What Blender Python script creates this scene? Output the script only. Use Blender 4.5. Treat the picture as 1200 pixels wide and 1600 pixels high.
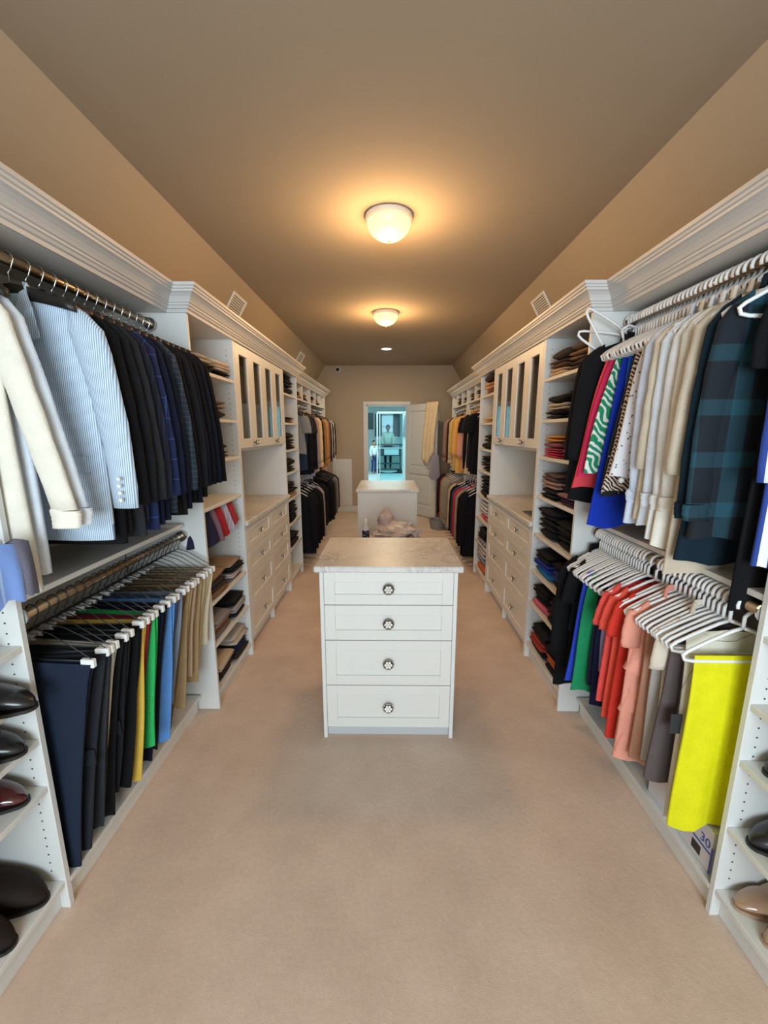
import bpy, math, random
from mathutils import Vector, noise
R = random.Random(7)
PI = math.pi
D = bpy.data
S = bpy.context.scene
for o in list(D.objects): D.objects.remove(o)
COL = S.collection

# ---------------------------------------------------------------- camera
cam_d = D.cameras.new('camera'); cam = D.objects.new('camera', cam_d); COL.objects.link(cam)
cam.location = (0, 0, 1.55)
cam.rotation_euler = (PI/2 - math.atan(126/645.), 0, math.radians(0.6))
cam_d.sensor_fit = 'HORIZONTAL'; cam_d.sensor_width = 36; cam_d.lens = 36*645/1200.
cam_d.clip_start = 0.03
S.camera = cam
# ---------------------------------------------------------------- world, lights, exposure
w = D.worlds.new('world'); S.world = w; w.use_nodes = True
bg = w.node_tree.nodes['Background']; bg.inputs[0].default_value = (0.62, 0.8, 1.0, 1); bg.inputs[1].default_value = 0.6
S.view_settings.view_transform = 'Standard'; S.view_settings.look = 'None'
S.view_settings.gamma = 1; S.view_settings.use_curve_mapping = False
S.view_settings.exposure = 0.42
def area(name, loc, rot, sx, sy, power, col):
    l = D.lights.new(name, 'AREA'); l.shape = 'RECTANGLE'; l.size = sx; l.size_y = sy
    l.energy = power; l.color = col
    o = D.objects.new(name, l); COL.objects.link(o); o.location = loc; o.rotation_euler = rot
    return o
area('window_daylight', (0, -2.28, 1.55), (PI/2+.22, 0, 0), 1.9, 1.7, 112, (0.72, 0.88, 1.0))
area('bathroom_fill_light', (0.0, 12.5, 2.6), (0, 0, 0), 1.6, 6.0, 100, (0.58, 0.93, 1.0))  # unseen overhead area light, added to fill the room beyond with cyan light
LAMP_W = 1.3
LAMP_POS = [(0.0, 2.60), (-0.03, 4.52)]
LAMP_COL = (1.0, 0.60, 0.27)

# ---------------------------------------------------------------- materials
MATS = {}
def nodes(name):
    m = D.materials.new(name); m.use_nodes = True
    nt = m.node_tree; return m, nt, nt.nodes['Principled BSDF']
def lin(c):
    return tuple((x/12.92 if x <= .04045 else ((x+.055)/1.055)**2.4) for x in c)
def hexc(h):
    return lin(tuple(int(h[i:i+2], 16)/255. for i in (0, 2, 4)))
def rgba(c): return (c[0], c[1], c[2], 1)
def plain(key, col, rough=.5, metal=0, bump=0, bscale=60, emit=None, estr=0, var=0, spec=None, coat=0):
    if key in MATS: return MATS[key]
    m, nt, b = nodes(key)
    b.inputs['Base Color'].default_value = rgba(col); b.inputs['Roughness'].default_value = rough
    b.inputs['Metallic'].default_value = metal
    if coat: b.inputs['Coat Weight'].default_value = coat
    if spec is not None: b.inputs['Specular IOR Level'].default_value = spec
    if emit: b.inputs['Emission Color'].default_value = rgba(emit); b.inputs['Emission Strength'].default_value = estr
    tc = nt.nodes.new('ShaderNodeTexCoord')
    if bump or var:
        n = nt.nodes.new('ShaderNodeTexNoise'); n.inputs['Scale'].default_value = bscale; n.inputs['Detail'].default_value = 4
        nt.links.new(tc.outputs['Object'], n.inputs['Vector'])
    if bump:
        bp = nt.nodes.new('ShaderNodeBump'); bp.inputs['Strength'].default_value = bump; bp.inputs['Distance'].default_value = .01
        nt.links.new(n.outputs['Fac'], bp.inputs['Height']); nt.links.new(bp.outputs[0], b.inputs['Normal'])
    if var:
        n2 = nt.nodes.new('ShaderNodeTexNoise'); n2.inputs['Scale'].default_value = bscale*.1; n2.inputs['Detail'].default_value = 5
        nt.links.new(tc.outputs['Object'], n2.inputs['Vector'])
        mx = nt.nodes.new('ShaderNodeMix'); mx.data_type = 'RGBA'
        mx.inputs[6].default_value = rgba([c*(1-var) for c in col]); mx.inputs[7].default_value = rgba([min(1, c*(1+var)) for c in col])
        nt.links.new(n2.outputs['Fac'], mx.inputs[0]); nt.links.new(mx.outputs[2], b.inputs['Base Color'])
    MATS[key] = m; return m
def _mixmat(key, c1, c2, build, rough=.85, sheen=.0):
    if key in MATS: return MATS[key]
    m, nt, b = nodes(key); b.inputs['Roughness'].default_value = rough
    tc = nt.nodes.new('ShaderNodeTexCoord'); f = build(nt, tc.outputs['Object'])
    mx = nt.nodes.new('ShaderNodeMix'); mx.data_type = 'RGBA'
    mx.inputs[6].default_value = rgba(c1); mx.inputs[7].default_value = rgba(c2)
    nt.links.new(f, mx.inputs[0]); nt.links.new(mx.outputs[2], b.inputs['Base Color'])
    MATS[key] = m; return m
def mth(nt, op, a, b=None, c=None):
    n = nt.nodes.new('ShaderNodeMath'); n.operation = op
    for i, v in enumerate((a, b, c)):
        if v is None: continue
        if isinstance(v, (int, float)): n.inputs[i].default_value = v
        else: nt.links.new(v, n.inputs[i])
    return n.outputs[0]
def sep(nt, v):
    s = nt.nodes.new('ShaderNodeSeparateXYZ'); nt.links.new(v, s.inputs[0]); return s.outputs
def stripes(key, c1, c2, period, duty=.5, axis=0, rough=.85):
    def f(nt, v):
        s = sep(nt, v)[axis]
        return mth(nt, 'LESS_THAN', mth(nt, 'FRACT', mth(nt, 'MULTIPLY_ADD', s, 1/period, 100)), duty)
    return _mixmat(key, c1, c2, f, rough)
def check(key, c1, c2, px, pz, dx, dz):
    def f(nt, v):
        s = sep(nt, v)
        a = mth(nt, 'LESS_THAN', mth(nt, 'FRACT', mth(nt, 'MULTIPLY_ADD', s[0], 1/px, 100)), dx)
        b = mth(nt, 'LESS_THAN', mth(nt, 'FRACT', mth(nt, 'MULTIPLY_ADD', s[2], 1/pz, 100)), dz)
        return mth(nt, 'MULTIPLY', mth(nt, 'ADD', a, b), .5)
    return _mixmat(key, c1, c2, f)
def spots(key, c1, c2, scale, th):
    def f(nt, v):
        n = nt.nodes.new('ShaderNodeTexVoronoi'); n.inputs['Scale'].default_value = scale
        nt.links.new(v, n.inputs['Vector'])
        return mth(nt, 'LESS_THAN', n.outputs['Distance'], th)
    return _mixmat(key, c1, c2, f)
def wavy(key, c1, c2, scale, dist, th=.5, bands='Z'):
    def f(nt, v):
        n = nt.nodes.new('ShaderNodeTexWave'); n.inputs['Scale'].default_value = scale; n.inputs['Distortion'].default_value = dist
        n.inputs['Detail Scale'].default_value = .8; n.bands_direction = 'DIAGONAL'
        nt.links.new(v, n.inputs['Vector'])
        return mth(nt, 'GREATER_THAN', n.outputs['Fac'], th)
    return _mixmat(key, c1, c2, f)
def fab(name, h, rough=.9):
    return plain('fabric_'+name, hexc(h), rough, bump=.25, bscale=220, var=.12, spec=.25)

M_white = plain('white_melamine', (.74, .735, .70), .42)
M_edge = plain('cabinet_paint', (.76, .74, .69), .38)
M_crown = plain('crown_paint', (.62, .60, .57), .4)
M_door = plain('door_paint', (.66, .66, .65), .4)
M_wall = plain('beige_wall_paint', hexc('b3a28b'), .85, bump=.05, bscale=300)
M_ceil = plain('taupe_ceiling_paint', hexc('ab9c87'), .9, bump=.08, bscale=400)
M_chrome = plain('chrome', (.75, .74, .72), .18, 1)
M_brass = plain('bronze_rod', (.42, .31, .20), .3, 1)
M_darkmetal = plain('dark_metal', (.10, .085, .07), .35, .8)
M_wire = plain('black_wire', (.02, .02, .02), .35, .3)
M_clip = plain('white_clip', (.85, .85, .83), .4)
M_plastic = plain('white_plastic', (.86, .86, .85), .35)
M_pinkplastic = plain('blush_velvet', (.70, .62, .58), .8)
M_hole = plain('peg_hole', (.03, .03, .03), .9)
M_blackw = plain('black_hanger', (.018, .015, .013), .45)
M_brownw = plain('brown_hanger', (.05, .02, .012), .4)
M_black = fab('black', '0d0d10')
# marble
def marble():
    m, nt, b = nodes('marble'); b.inputs['Roughness'].default_value = .36
    tc = nt.nodes.new('ShaderNodeTexCoord')
    n = nt.nodes.new('ShaderNodeTexNoise'); n.inputs['Scale'].default_value = 5; n.inputs['Detail'].default_value = 9; n.inputs['Distortion'].default_value = 1.6
    n.inputs['Roughness'].default_value = .65
    nt.links.new(tc.outputs['Object'], n.inputs['Vector'])
    r = nt.nodes.new('ShaderNodeValToRGB'); e = r.color_ramp.elements
    e[0].position = .40; e[0].color = rgba((.66, .63, .60)); e[1].position = .60; e[1].color = rgba((.72, .69, .66))
    x = e.new(.49); x.color = rgba((.60, .565, .54)); x = e.new(.505); x.color = rgba((.33, .30, .29)); x = e.new(.52); x.color = rgba((.66, .62, .59))
    nt.links.new(n.outputs['Fac'], r.inputs[0])
    n3 = nt.nodes.new('ShaderNodeTexNoise'); n3.inputs['Scale'].default_value = 3; n3.inputs['Detail'].default_value = 3
    nt.links.new(tc.outputs['Object'], n3.inputs['Vector'])
    mx = nt.nodes.new('ShaderNodeMix'); mx.data_type = 'RGBA'; mx.inputs[6].default_value = rgba((.70, .67, .63))
    r2 = nt.nodes.new('ShaderNodeValToRGB'); r2.color_ramp.elements[0].position = .38; r2.color_ramp.elements[1].position = .58
    nt.links.new(n3.outputs['Fac'], r2.inputs[0]); nt.links.new(r2.outputs[0], mx.inputs[0]); nt.links.new(r.outputs[0], mx.inputs[7])
    nt.links.new(mx.outputs[2], b.inputs['Base Color']); return m
M_marble = marble()
def carpet():
    m, nt, b = nodes('carpet'); b.inputs['Roughness'].default_value = .95; b.inputs['Specular IOR Level'].default_value = .1
    b.inputs['Sheen Weight'].default_value = .15
    tc = nt.nodes.new('ShaderNodeTexCoord')
    n = nt.nodes.new('ShaderNodeTexNoise'); n.inputs['Scale'].default_value = 380; n.inputs['Detail'].default_value = 3
    n2 = nt.nodes.new('ShaderNodeTexNoise'); n2.inputs['Scale'].default_value = 3.2; n2.inputs['Detail'].default_value = 6; n2.inputs['Roughness'].default_value = .6
    n3 = nt.nodes.new('ShaderNodeTexNoise'); n3.inputs['Scale'].default_value = 55; n3.inputs['Detail'].default_value = 4
    for q in (n, n2, n3): nt.links.new(tc.outputs['Object'], q.inputs['Vector'])
    c = mth(nt, 'ADD', mth(nt, 'MULTIPLY', n2.outputs['Fac'], .6), mth(nt, 'ADD', mth(nt, 'MULTIPLY', n.outputs['Fac'], .22), mth(nt, 'MULTIPLY', n3.outputs['Fac'], .18)))
    r = nt.nodes.new('ShaderNodeValToRGB'); e = r.color_ramp.elements
    e[0].position = .36; e[0].color = rgba(hexc('c6ad99')); e[1].position = .64; e[1].color = rgba(hexc('dcc3af'))
    nt.links.new(c, r.inputs[0]); nt.links.new(r.outputs[0], b.inputs['Base Color'])
    bp = nt.nodes.new('ShaderNodeBump'); bp.inputs['Strength'].default_value = .3; bp.inputs['Distance'].default_value = .003
    nt.links.new(mth(nt, 'ADD', n.outputs['Fac'], n3.outputs['Fac']), bp.inputs['Height']); nt.links.new(bp.outputs[0], b.inputs['Normal'])
    return m
M_carpet = carpet()
def glass(key, col=(1, 1, 1), alpha=.28, rough=.03):
    m, nt, b = nodes(key)
    nt.nodes.remove(b); out = nt.nodes['Material Output']
    t = nt.nodes.new('ShaderNodeBsdfTransparent'); t.inputs[0].default_value = rgba(col)
    g = nt.nodes.new('ShaderNodeBsdfGlossy'); g.inputs['Roughness'].default_value = rough
    fr = nt.nodes.new('ShaderNodeFresnel'); fr.inputs[0].default_value = 1.5
    mx = nt.nodes.new('ShaderNodeMixShader')
    nt.links.new(mth(nt, 'ADD', fr.outputs[0], alpha), mx.inputs[0])
    nt.links.new(t.outputs[0], mx.inputs[1]); nt.links.new(g.outputs[0], mx.inputs[2]); nt.links.new(mx.outputs[0], out.inputs[0])
    return m
M_glass = glass('cabinet_glass', (.9, .9, .86), .08)
M_cyanglass = glass('shower_glass', (.72, .93, .95), -.034, .12)

# ---------------------------------------------------------------- mesh helpers
class MB:
    def __init__(s): s.v = []; s.f = []; s.mi = []
    def quadface(s, idx, mi=0): s.f.append(tuple(idx)); s.mi.append(mi)
    def box(s, a, b, ch=0.0, mi=0):
        x0, x1 = sorted((a[0], b[0])); y0, y1 = sorted((a[1], b[1])); z0, z1 = sorted((a[2], b[2]))
        n = len(s.v)
        if ch <= 0:
            s.v += [(x, y, z) for x in (x0, x1) for y in (y0, y1) for z in (z0, z1)]
            for q in ((0, 1, 3, 2), (4, 6, 7, 5), (0, 4, 5, 1), (2, 3, 7, 6), (0, 2, 6, 4), (1, 5, 7, 3)):
                s.quadface([n+i for i in q], mi)
            return s
        ch = min(ch, (x1-x0)*.45, (y1-y0)*.45, (z1-z0)*.45)
        # 24 verts: for each corner three verts
        def vid(ix, iy, iz, ax): return n + ((ix*2+iy)*2+iz)*3+ax
        for ix in (0, 1):
            for iy in (0, 1):
                for iz in (0, 1):
                    c = [x1 if ix else x0, y1 if iy else y0, z1 if iz else z0]
                    d = [-ch if ix else ch, -ch if iy else ch, -ch if iz else ch]
                    for ax in range(3):   # vertex on face normal to ax
                        p = [c[k] + (0 if k == ax else d[k]) for k in range(3)]
                        s.v.append(tuple(p))
        for ax in range(3):
            o1, o2 = [k for k in range(3) if k != ax]
            for side in (0, 1):
                q = []
                for (p, r) in ((0, 0), (1, 0), (1, 1), (0, 1)):
                    i = [0, 0, 0]; i[ax] = side; i[o1] = p; i[o2] = r; q.append(vid(*i, ax))
                s.quadface(q, mi)
        for ax in range(3):   # edges parallel to ax
            o1, o2 = [k for k in range(3) if k != ax]
            for p in (0, 1):
                for r in (0, 1):
                    i = [0, 0, 0]; i[o1] = p; i[o2] = r; j = list(i); j[ax] = 1
                    s.quadface([vid(*i, o1), vid(*j, o1), vid(*j, o2), vid(*i, o2)], mi)
        for ix in (0, 1):
            for iy in (0, 1):
                for iz in (0, 1): s.quadface([vid(ix, iy, iz, k) for k in range(3)], mi)
        return s
    def grid(s, rows, closed=False, mi=0, cap=False):
        n = len(s.v); W = len(rows[0])
        for r in rows: s.v += [tuple(p) for p in r]
        for j in range(len(rows)-1):
            for i in range(W if closed else W-1):
                k = (i+1) % W
                s.quadface([n+j*W+i, n+j*W+k, n+(j+1)*W+k, n+(j+1)*W+i], mi)
        if cap:
            s.quadface([n+i for i in range(W)][::-1], mi); s.quadface([n+(len(rows)-1)*W+i for i in range(W)], mi)
        return s
    def tube(s, pts, r, seg=6, mi=0, flat=1.0, cap=True):
        rows = []; pts = [Vector(p) for p in pts]
        rr = r if isinstance(r, (list, tuple)) else [r]*len(pts)
        up = None
        for i, p in enumerate(pts):
            t = (pts[min(i+1, len(pts)-1)] - pts[max(i-1, 0)]).normalized()
            if up is None:
                up = Vector((0, 1, 0)) if abs(t.y) < .9 else Vector((1, 0, 0))
            a = (up - t*up.dot(t)).normalized(); up = a; b = t.cross(a)
            rows.append([p + a*math.cos(2*PI*k/seg)*rr[i]*flat + b*math.sin(2*PI*k/seg)*rr[i] for k in range(seg)])
        return s.grid(rows, True, mi, cap)
    def lathe(s, prof, c=(0, 0, 0), axis='z', seg=16, mi=0):
        rows = []
        for r, h in prof:
            row = []
            for k in range(seg):
                a = 2*PI*k/seg; x, y = r*math.cos(a), r*math.sin(a)
                if axis == 'z': row.append((c[0]+x, c[1]+y, c[2]+h))
                elif axis == 'x': row.append((c[0]+h, c[1]+x, c[2]+y))
                else: row.append((c[0]+x, c[1]+h, c[2]+y))
            rows.append(row)
        return s.grid(rows, True, mi)
    def build(s, name, mats, parent=None, origin=(0, 0, 0), smooth=False):
        me = D.meshes.new(name)
        me.from_pydata([(x-origin[0], y-origin[1], z-origin[2]) for x, y, z in s.v], [], s.f)
        if not isinstance(mats, (list, tuple)): mats = [mats]
        for m in mats: me.materials.append(m)
        me.polygons.foreach_set('material_index', s.mi)
        if smooth: me.polygons.foreach_set('use_smooth', [True]*len(s.f))
        me.update()
        import bmesh
        bm = bmesh.new(); bm.from_mesh(me); bmesh.ops.recalc_face_normals(bm, faces=bm.faces); bm.to_mesh(me); bm.free()
        o = D.objects.new(name, me); COL.objects.link(o)
        if parent: o.parent = parent
        return o
def tag(o, label=None, cat=None, group=None, kind=None):
    if label: o['label'] = label
    if cat: o['category'] = cat
    if group: o['group'] = group
    if kind: o['kind'] = kind
    return o
def thing(name, label, cat, loc, group=None, rot=(0, 0, 0)):
    o = D.objects.new(name, None); COL.objects.link(o); o.location = loc; o.rotation_euler = rot; o.empty_display_size = .05
    return tag(o, label, cat, group)
def copy_tree(src, loc, rot=None):
    c = src.copy(); COL.objects.link(c); c.location = loc
    if rot: c.rotation_euler = rot
    for ch in src.children:
        d = ch.copy(); COL.objects.link(d); d.parent = c
        for g in ch.children:
            e = g.copy(); COL.objects.link(e); e.parent = d
    return c

# ================================================================ ROOM
WX, YB, YF, ZC, CX = 1.40, 7.95, -2.3, 2.74, 1.17
ZS = 2.36
def struct(name, mb, mat, parent=None, smooth=False):
    return tag(mb.build(name, mat, parent, smooth=smooth), kind='structure')
struct('floor', MB().box((-1.6, YF-.2, -.06), (1.6, YB, 0)), M_carpet)
struct('ceiling', MB().box((-CX, YF-.1, ZC), (CX, YB+.1, ZC+.06)), M_ceil)
for s, nm in ((-1, 'left'), (1, 'right')):
    mb = MB().box((s*WX, YF, 0), (s*(WX+.08), YB, ZS+.04)); struct('wall_'+nm, mb, M_wall)
    mb = MB(); p = [(s*(WX+.002), ZS), (s*CX, ZC+.001), (s*CX, ZC+.06), (s*(WX+.09), ZS)]
    mb.grid([[(x, YF, z) for x, z in p], [(x, YB, z) for x, z in p]], True, cap=True)
    struct('ceiling_slope_'+nm, mb, M_wall)
# back wall with doorway
DX0, DX1, DZ = -.41, .35, 2.035
struct('wall_back', MB().box((-1.5, YB, 0), (DX0, YB+.12, ZC+.06)).box((DX1, YB, 0), (1.5, YB+.12, ZC+.06)).box((DX0, YB, DZ), (DX1, YB+.12, ZC+.06)), M_wall)
struct('wall_front', MB().box((-1.6, YF-.12, 0), (-.95, YF, 2.8)).box((.95, YF-.12, 0), (1.6, YF, 2.8)).box((-.95, YF-.12, 0), (.95, YF, .7)).box((-.95, YF-.12, 2.4), (.95, YF, 2.8)), M_wall)
# casing
mb = MB()
mb.box((DX0-.062, YB-.018, 0), (DX0, YB, DZ), .004).box((DX1, YB-.018, 0), (DX1+.062, YB, DZ), .004).box((DX0-.062, YB-.018, DZ), (DX1+.062, YB, DZ+.062), .004)
mb.box((DX0, YB, 0), (DX0+.02, YB+.13, DZ)).box((DX1-.02, YB, 0), (DX1, YB+.13, DZ)).box((DX0, YB, DZ-.02), (DX1, YB+.13, DZ))
struct('trim_1', mb, M_door)
struct('baseboard_back', MB().box((-1.4, YB-.015, 0), (DX0-.062, YB, .12), .004).box((DX1+.062, YB-.015, 0), (1.4, YB, .12), .004), M_door)
# access panel low on the back wall
a = thing('access_panel', 'white square-edged access panel low on the back wall, left of the doorway', 'panel', (-.89, YB, .55))
MB().box((-1.07, YB-.016, .125), (-.70, YB-.002, 1.03), .004).build('frame', M_door, a, (-.89, YB, .55))
MB().box((-1.035, YB-.022, .16), (-.735, YB-.016, .995), .003).build('cover', M_door, a, (-.89, YB, .55))

# crown moulding sweep ------------------------------------------------
CP = [(0, 2.098), (.010, 2.098), (.012, 2.112), (.020, 2.114), (.023, 2.124), (.029, 2.127), (.030, 2.134), (.036, 2.136),
      (.040, 2.146), (.048, 2.158), (.060, 2.168), (.070, 2.173), (.071, 2.181), (.078, 2.183), (.080, 2.191), (.087, 2.193), (.088, 2.206), (0, 2.206)]
FX, TX = 1.05, .955     # faces of the recessed bays / of the deeper towers
def crown(s, name):
    path = [(FX, YF), (FX, 2.08), (TX, 2.08), (TX, 4.45), (FX, 4.45), (FX, 7.02), (WX-.0, 7.02)]
    rows = []
    for i, (x, y) in enumerate(path):
        def nrm(a, b):
            dx, dy = b[0]-a[0], b[1]-a[1]; L = math.hypot(dx, dy); return (-dy/L, dx/L)
        n1 = nrm(path[max(i-1, 0)], path[max(i-1, 0)+1]); k = min(i, len(path)-2); n2 = nrm(path[k], path[k+1])
        # outward = toward the corridor (smaller x)
        mx, my = n1[0]+n2[0], n1[1]+n2[1]; d = (mx*n1[0]+my*n1[1]); mx, my = mx/d, my/d
        rows.append([(s*(x+mx*o), y+my*o, z) for o, z in CP])
    struct(name, MB().grid(rows, False, cap=False), M_crown)
crown(-1, 'trim_2'); crown(1, 'trim_3')

# ================================================================ CABINETRY
T = .019
def part(name, a, b, mat, th, o, ch=.0015):
    return MB().box(a, b, ch).build(name, mat, th, o)
SIDE = {-1: 'left', 1: 'right'}
def holes(panel, x1, x2, y, z0, z1, o, nrm):
    mb = MB()
    z = z0
    while z < z1:
        for x in (x1, x2):
            mb.lathe([(.0001, .0007*nrm), (.0028, .0007*nrm), (.0028, 0)], (x, y, z), 'y', 6)
        z += .032
    h = mb.build('peg_holes', M_hole, panel, o); tag(h, kind='stuff')
def tower(s, y0, y1, face, zs, label, ztop=2.10, near_holes=False):
    o = (s*1.2, (y0+y1)/2, 0); t = thing('shelf_tower', label, 'shelving', o)
    a = part('side_panel', (s*1.385, y0, 0), (s*face, y0+T, ztop), M_white, t, o)
    b = part('side_panel', (s*1.385, y1-T, 0), (s*face, y1, ztop), M_white, t, o)
    part('back_panel', (s*1.385, y0+T, .08), (s*1.375, y1-T, ztop), M_white, t, o)
    part('top_panel', (s*1.385, y0, ztop), (s*face, y1, ztop+.019), M_white, t, o)
    part('toe_kick', (s*(face+.03), y0+T, 0), (s*(face+.045), y1-T, zs[0]-T), M_white, t, o)
    for z in zs: part('shelf', (s*1.375, y0+T, z-T), (s*(face+.004), y1-T, z), M_edge, t, o)
    holes(b, s*(face+.04), s*1.33, y1-T-.0008, .15, ztop-.05, o, -1)
    return t
def RX(z): return 1.12 if z > 1.5 else 1.07
def bay(s, y0, y1, label, rods, mid, base=.10, ztop=2.10, cub=None, panels=True, rmat=None):
    o = (s*1.2, (y0+y1)/2, 0); t = thing('hanging_bay', label, 'closet bay', o)
    part('back_panel', (s*1.385, y0, .08), (s*1.375, y1, ztop), M_white, t, o)
    part('top_panel', (s*1.385, y0, ztop-.002), (s*FX, y1, ztop+.019), M_white, t, o)
    part('base_shelf', (s*1.375, y0, base-T), (s*FX, y1, base), M_edge, t, o)
    part('toe_kick', (s*(FX+.02), y0, 0), (s*(FX+.035), y1, base-T), M_edge, t, o)
    part('middle_shelf', (s*1.375, y0, mid-T), (s*(FX+.004), y1, mid), M_edge, t, o)
    for z in rods:
        r = MB().tube([(s*RX(z), y0+.001, z), (s*RX(z), y1-.001, z)], .0155, 14).build('closet_rod', rmat or M_brass, t, o, True)
        for yy in (y0+.002, y1-.008):
            MB().lathe([(0.001, 0), (.028, 0), (.028, .006), (0.001, .006)], (s*RX(z), yy, z), 'y', 14).build('rod_socket', M_chrome, r, o)
    if cub:
        zc = cub[0]
        part('cubby_shelf', (s*1.375, y0, zc-T), (s*(FX+.004), y1, zc), M_edge, t, o)
        for yy in cub[1]: part('divider', (s*1.375, yy, zc), (s*(FX+.004), yy+T, ztop-.003), M_edge, t, o)
    if panels:
        part('side_panel', (s*1.385, y1, 0), (s*FX, y1+T, ztop), M_white, t, o)
    return t
M_knobrim = plain('antique_silver', (.30, .26, .22), .3, .9)
M_crystal = plain('crystal', (.86, .82, .74), .1, .0, coat=1)
def knob_mesh(mb, c, axis, sgn, r=.019):
    ax = {'x': 0, 'y': 1}[axis]
    mb.lathe([(.0055, 0), (.0055, sgn*.014), (r*.9, sgn*.016), (r*.98, sgn*.021), (r*.8, sgn*.025)], c, axis, 14, 0)
    n = 10
    for k in range(n):  # scalloped rim beads
        a = 2*PI*k/n; u, v = r*.93*math.cos(a), r*.93*math.sin(a)
        p = list(c); p[ax] += sgn*.021; p[1-ax] += u; p[2] += v
        mb.lathe([(.0001, -.004), (.004, -.002), (.004, .002), (.0001, .004)], p, axis, 6, 0)
    for k in range(7):  # faceted stones
        a = 2*PI*k/6; q = 0 if k == 6 else r*.5
        p = list(c); p[ax] += sgn*.024; p[1-ax] += q*math.cos(a); p[2] += q*math.sin(a)
        mb.lathe([(r*.27, 0), (r*.24, sgn*.004), (.0001, sgn*.0065)], p, axis, 6, 1)
def shaker_y(mb, x0, x1, z0, z1, y, sgn, fr=.05, t=.018, rec=.010):
    """front lying in plane y (normal along sgn*y)"""
    yb = y - sgn*t
    mb.box((x0, yb, z0), (x0+fr, y, z1), .0015).box((x1-fr, yb, z0), (x1, y, z1), .0015)
    mb.box((x0+fr, yb, z0), (x1-fr, y, z0+fr), .0015).box((x0+fr, yb, z1-fr), (x1-fr, y, z1), .0015)
    mb.box((x0+fr, yb, z0+fr), (x1-fr, y-sgn*rec, z1-fr))
def shaker_x(mb, y0, y1, z0, z1, x, sgn, fr=.05, t=.018, rec=.007, hollow=False):
    xb = x - sgn*t
    mb.box((xb, y0, z0), (x, y0+fr, z1), .0015).box((xb, y1-fr, z0), (x, y1, z1), .0015)
    mb.box((xb, y0+fr, z0), (x, y1-fr, z0+fr), .0015).box((xb, y0+fr, z1-fr), (x, y1-fr, z1), .0015)
    if not hollow: mb.box((xb, y0+fr, z0+fr), (x-sgn*rec, y1-fr, z1-fr))
ZR = [(.727, .905), (.545, .722), (.300, .540), (.110, .295)]
ZR2 = [(.745, .925), (.565, .741), (.345, .561), (.105, .341)]
def hutch(s, y0, y1, label, clabel):
    o = (s*1.2, (y0+y1)/2, 0); t = thing('hutch_cabinet', label, 'cabinet', o)
    for yy in (y0, y1-T): part('side_panel', (s*1.385, yy, 0), (s*TX, yy+T, 2.10), M_white, t, o)
    part('back_panel', (s*1.385, y0+T, .08), (s*1.375, y1-T, 2.10), M_white, t, o)
    part('top_panel', (s*1.385, y0, 2.10), (s*TX, y1, 2.119), M_white, t, o)
    part('toe_kick', (s*(TX+.05), y0+T, 0), (s*(TX+.065), y1-T, .10), M_white, t, o)
    part('carcass', (s*1.375, y0+T, .10), (s*(TX+.022), y1-T, .928), M_edge, t, o)
    ym = (y0+y1)/2
    part('foot', (s*(TX+.01), ym-.012, 0), (s*(TX+.045), ym+.012, .10), M_edge, t, o)
    for c, (a, b) in enumerate(((y0+T+.002, ym-.002), (ym+.002, y1-T-.002))):
        for (z0, z1) in ZR2:
            mb = MB(); shaker_x(mb, a, b, z0, z1, s*TX, -s)
            d = mb.build('drawer', M_edge, t, o)
            k = MB(); knob_mesh(k, (s*(TX+.006), (a+b)/2, (z0+z1)/2), 'x', -s); k.build('knob', [M_knobrim, M_crystal], d, o)
    # upper glazed cabinet
    zb = 1.44
    part('cabinet_floor', (s*1.375, y0+T, zb-.0), (s*(TX+.022), y1-T, zb+T), M_edge, t, o)
    part('light_rail', (s*(TX+.022), y0+T, zb-.02), (s*(TX+.04), y1-T, zb), M_edge, t, o)
    part('shelf', (s*1.375, y0+T, 1.765), (s*(TX+.05), y1-T, 1.784), M_edge, t, o)
    W = (y1-y0-2*T)/4
    for k in range(4):
        a = y0+T+W*k+.0015; b = a+W-.003
        mb = MB(); shaker_x(mb, a, b, zb, 2.095, s*TX, -s, fr=.062, hollow=True)
        d = mb.build('cabinet_door', M_edge, t, o)
        MB().box((s*(TX+.009), a+.058, zb+.058), (s*(TX+.013), b-.058, 2.037)).build('glass_pane', M_glass, d, o)
        kb = MB(); ky = b-.02 if k % 2 == 0 else a+.02
        knob_mesh(kb, (s*TX, ky, zb+.035), 'x', -s, .015); kb.build('knob', [M_knobrim, M_crystal], d, o)
    c = MB().box((s*1.374, y0+T+.001, .93), (s*(TX-.022), y1-T-.001, .962), .004)
    c.box((s*(TX+.0005), y0-.006, .93), (s*(TX-.022), y0+T+.001, .962), .004).box((s*(TX+.0005), y1-T-.001, .93), (s*(TX-.022), y1+.006, .962), .004)
    c = c.build('countertop', M_marble); tag(c, clabel, 'countertop')
    return t
# left side
SHZ = [.10, .47, .638, .785, .944]
tower(-1, .30, 1.10, FX, [.11, .471, .638, .785, .944, 1.26, 1.75], 'white shoe shelving tower at the front left holding black and brown shoes')
bay(-1, 1.10, 2.08-T, 'white double hanging bay on the left wall with suits above and trousers below', (2.045, 1.02), 1.085, panels=False)
tower(-1, 2.08, 2.68, TX, [.095, .377, .625, 1.15, 1.395, 1.62, 1.86], 'tall white shelf tower on the left between the suits and the glazed cabinet')
hutch(-1, 2.68, 3.87, 'cream hutch on the left with glass doors above and eight drawers below', 'pale marble countertop on the left bank of drawers')
tower(-1, 3.87, 4.45, TX, [.10, .40, .65, .895, 1.155, 1.375, 1.63, 1.90], 'tall white shelf tower on the left beyond the glazed cabinet')
bay(-1, 4.45, 5.72, 'far left hanging bay next to the shelf tower, dark tops above black coats', (1.86, .985), 1.035, cub=(1.93, [4.82, 5.24]))
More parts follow.
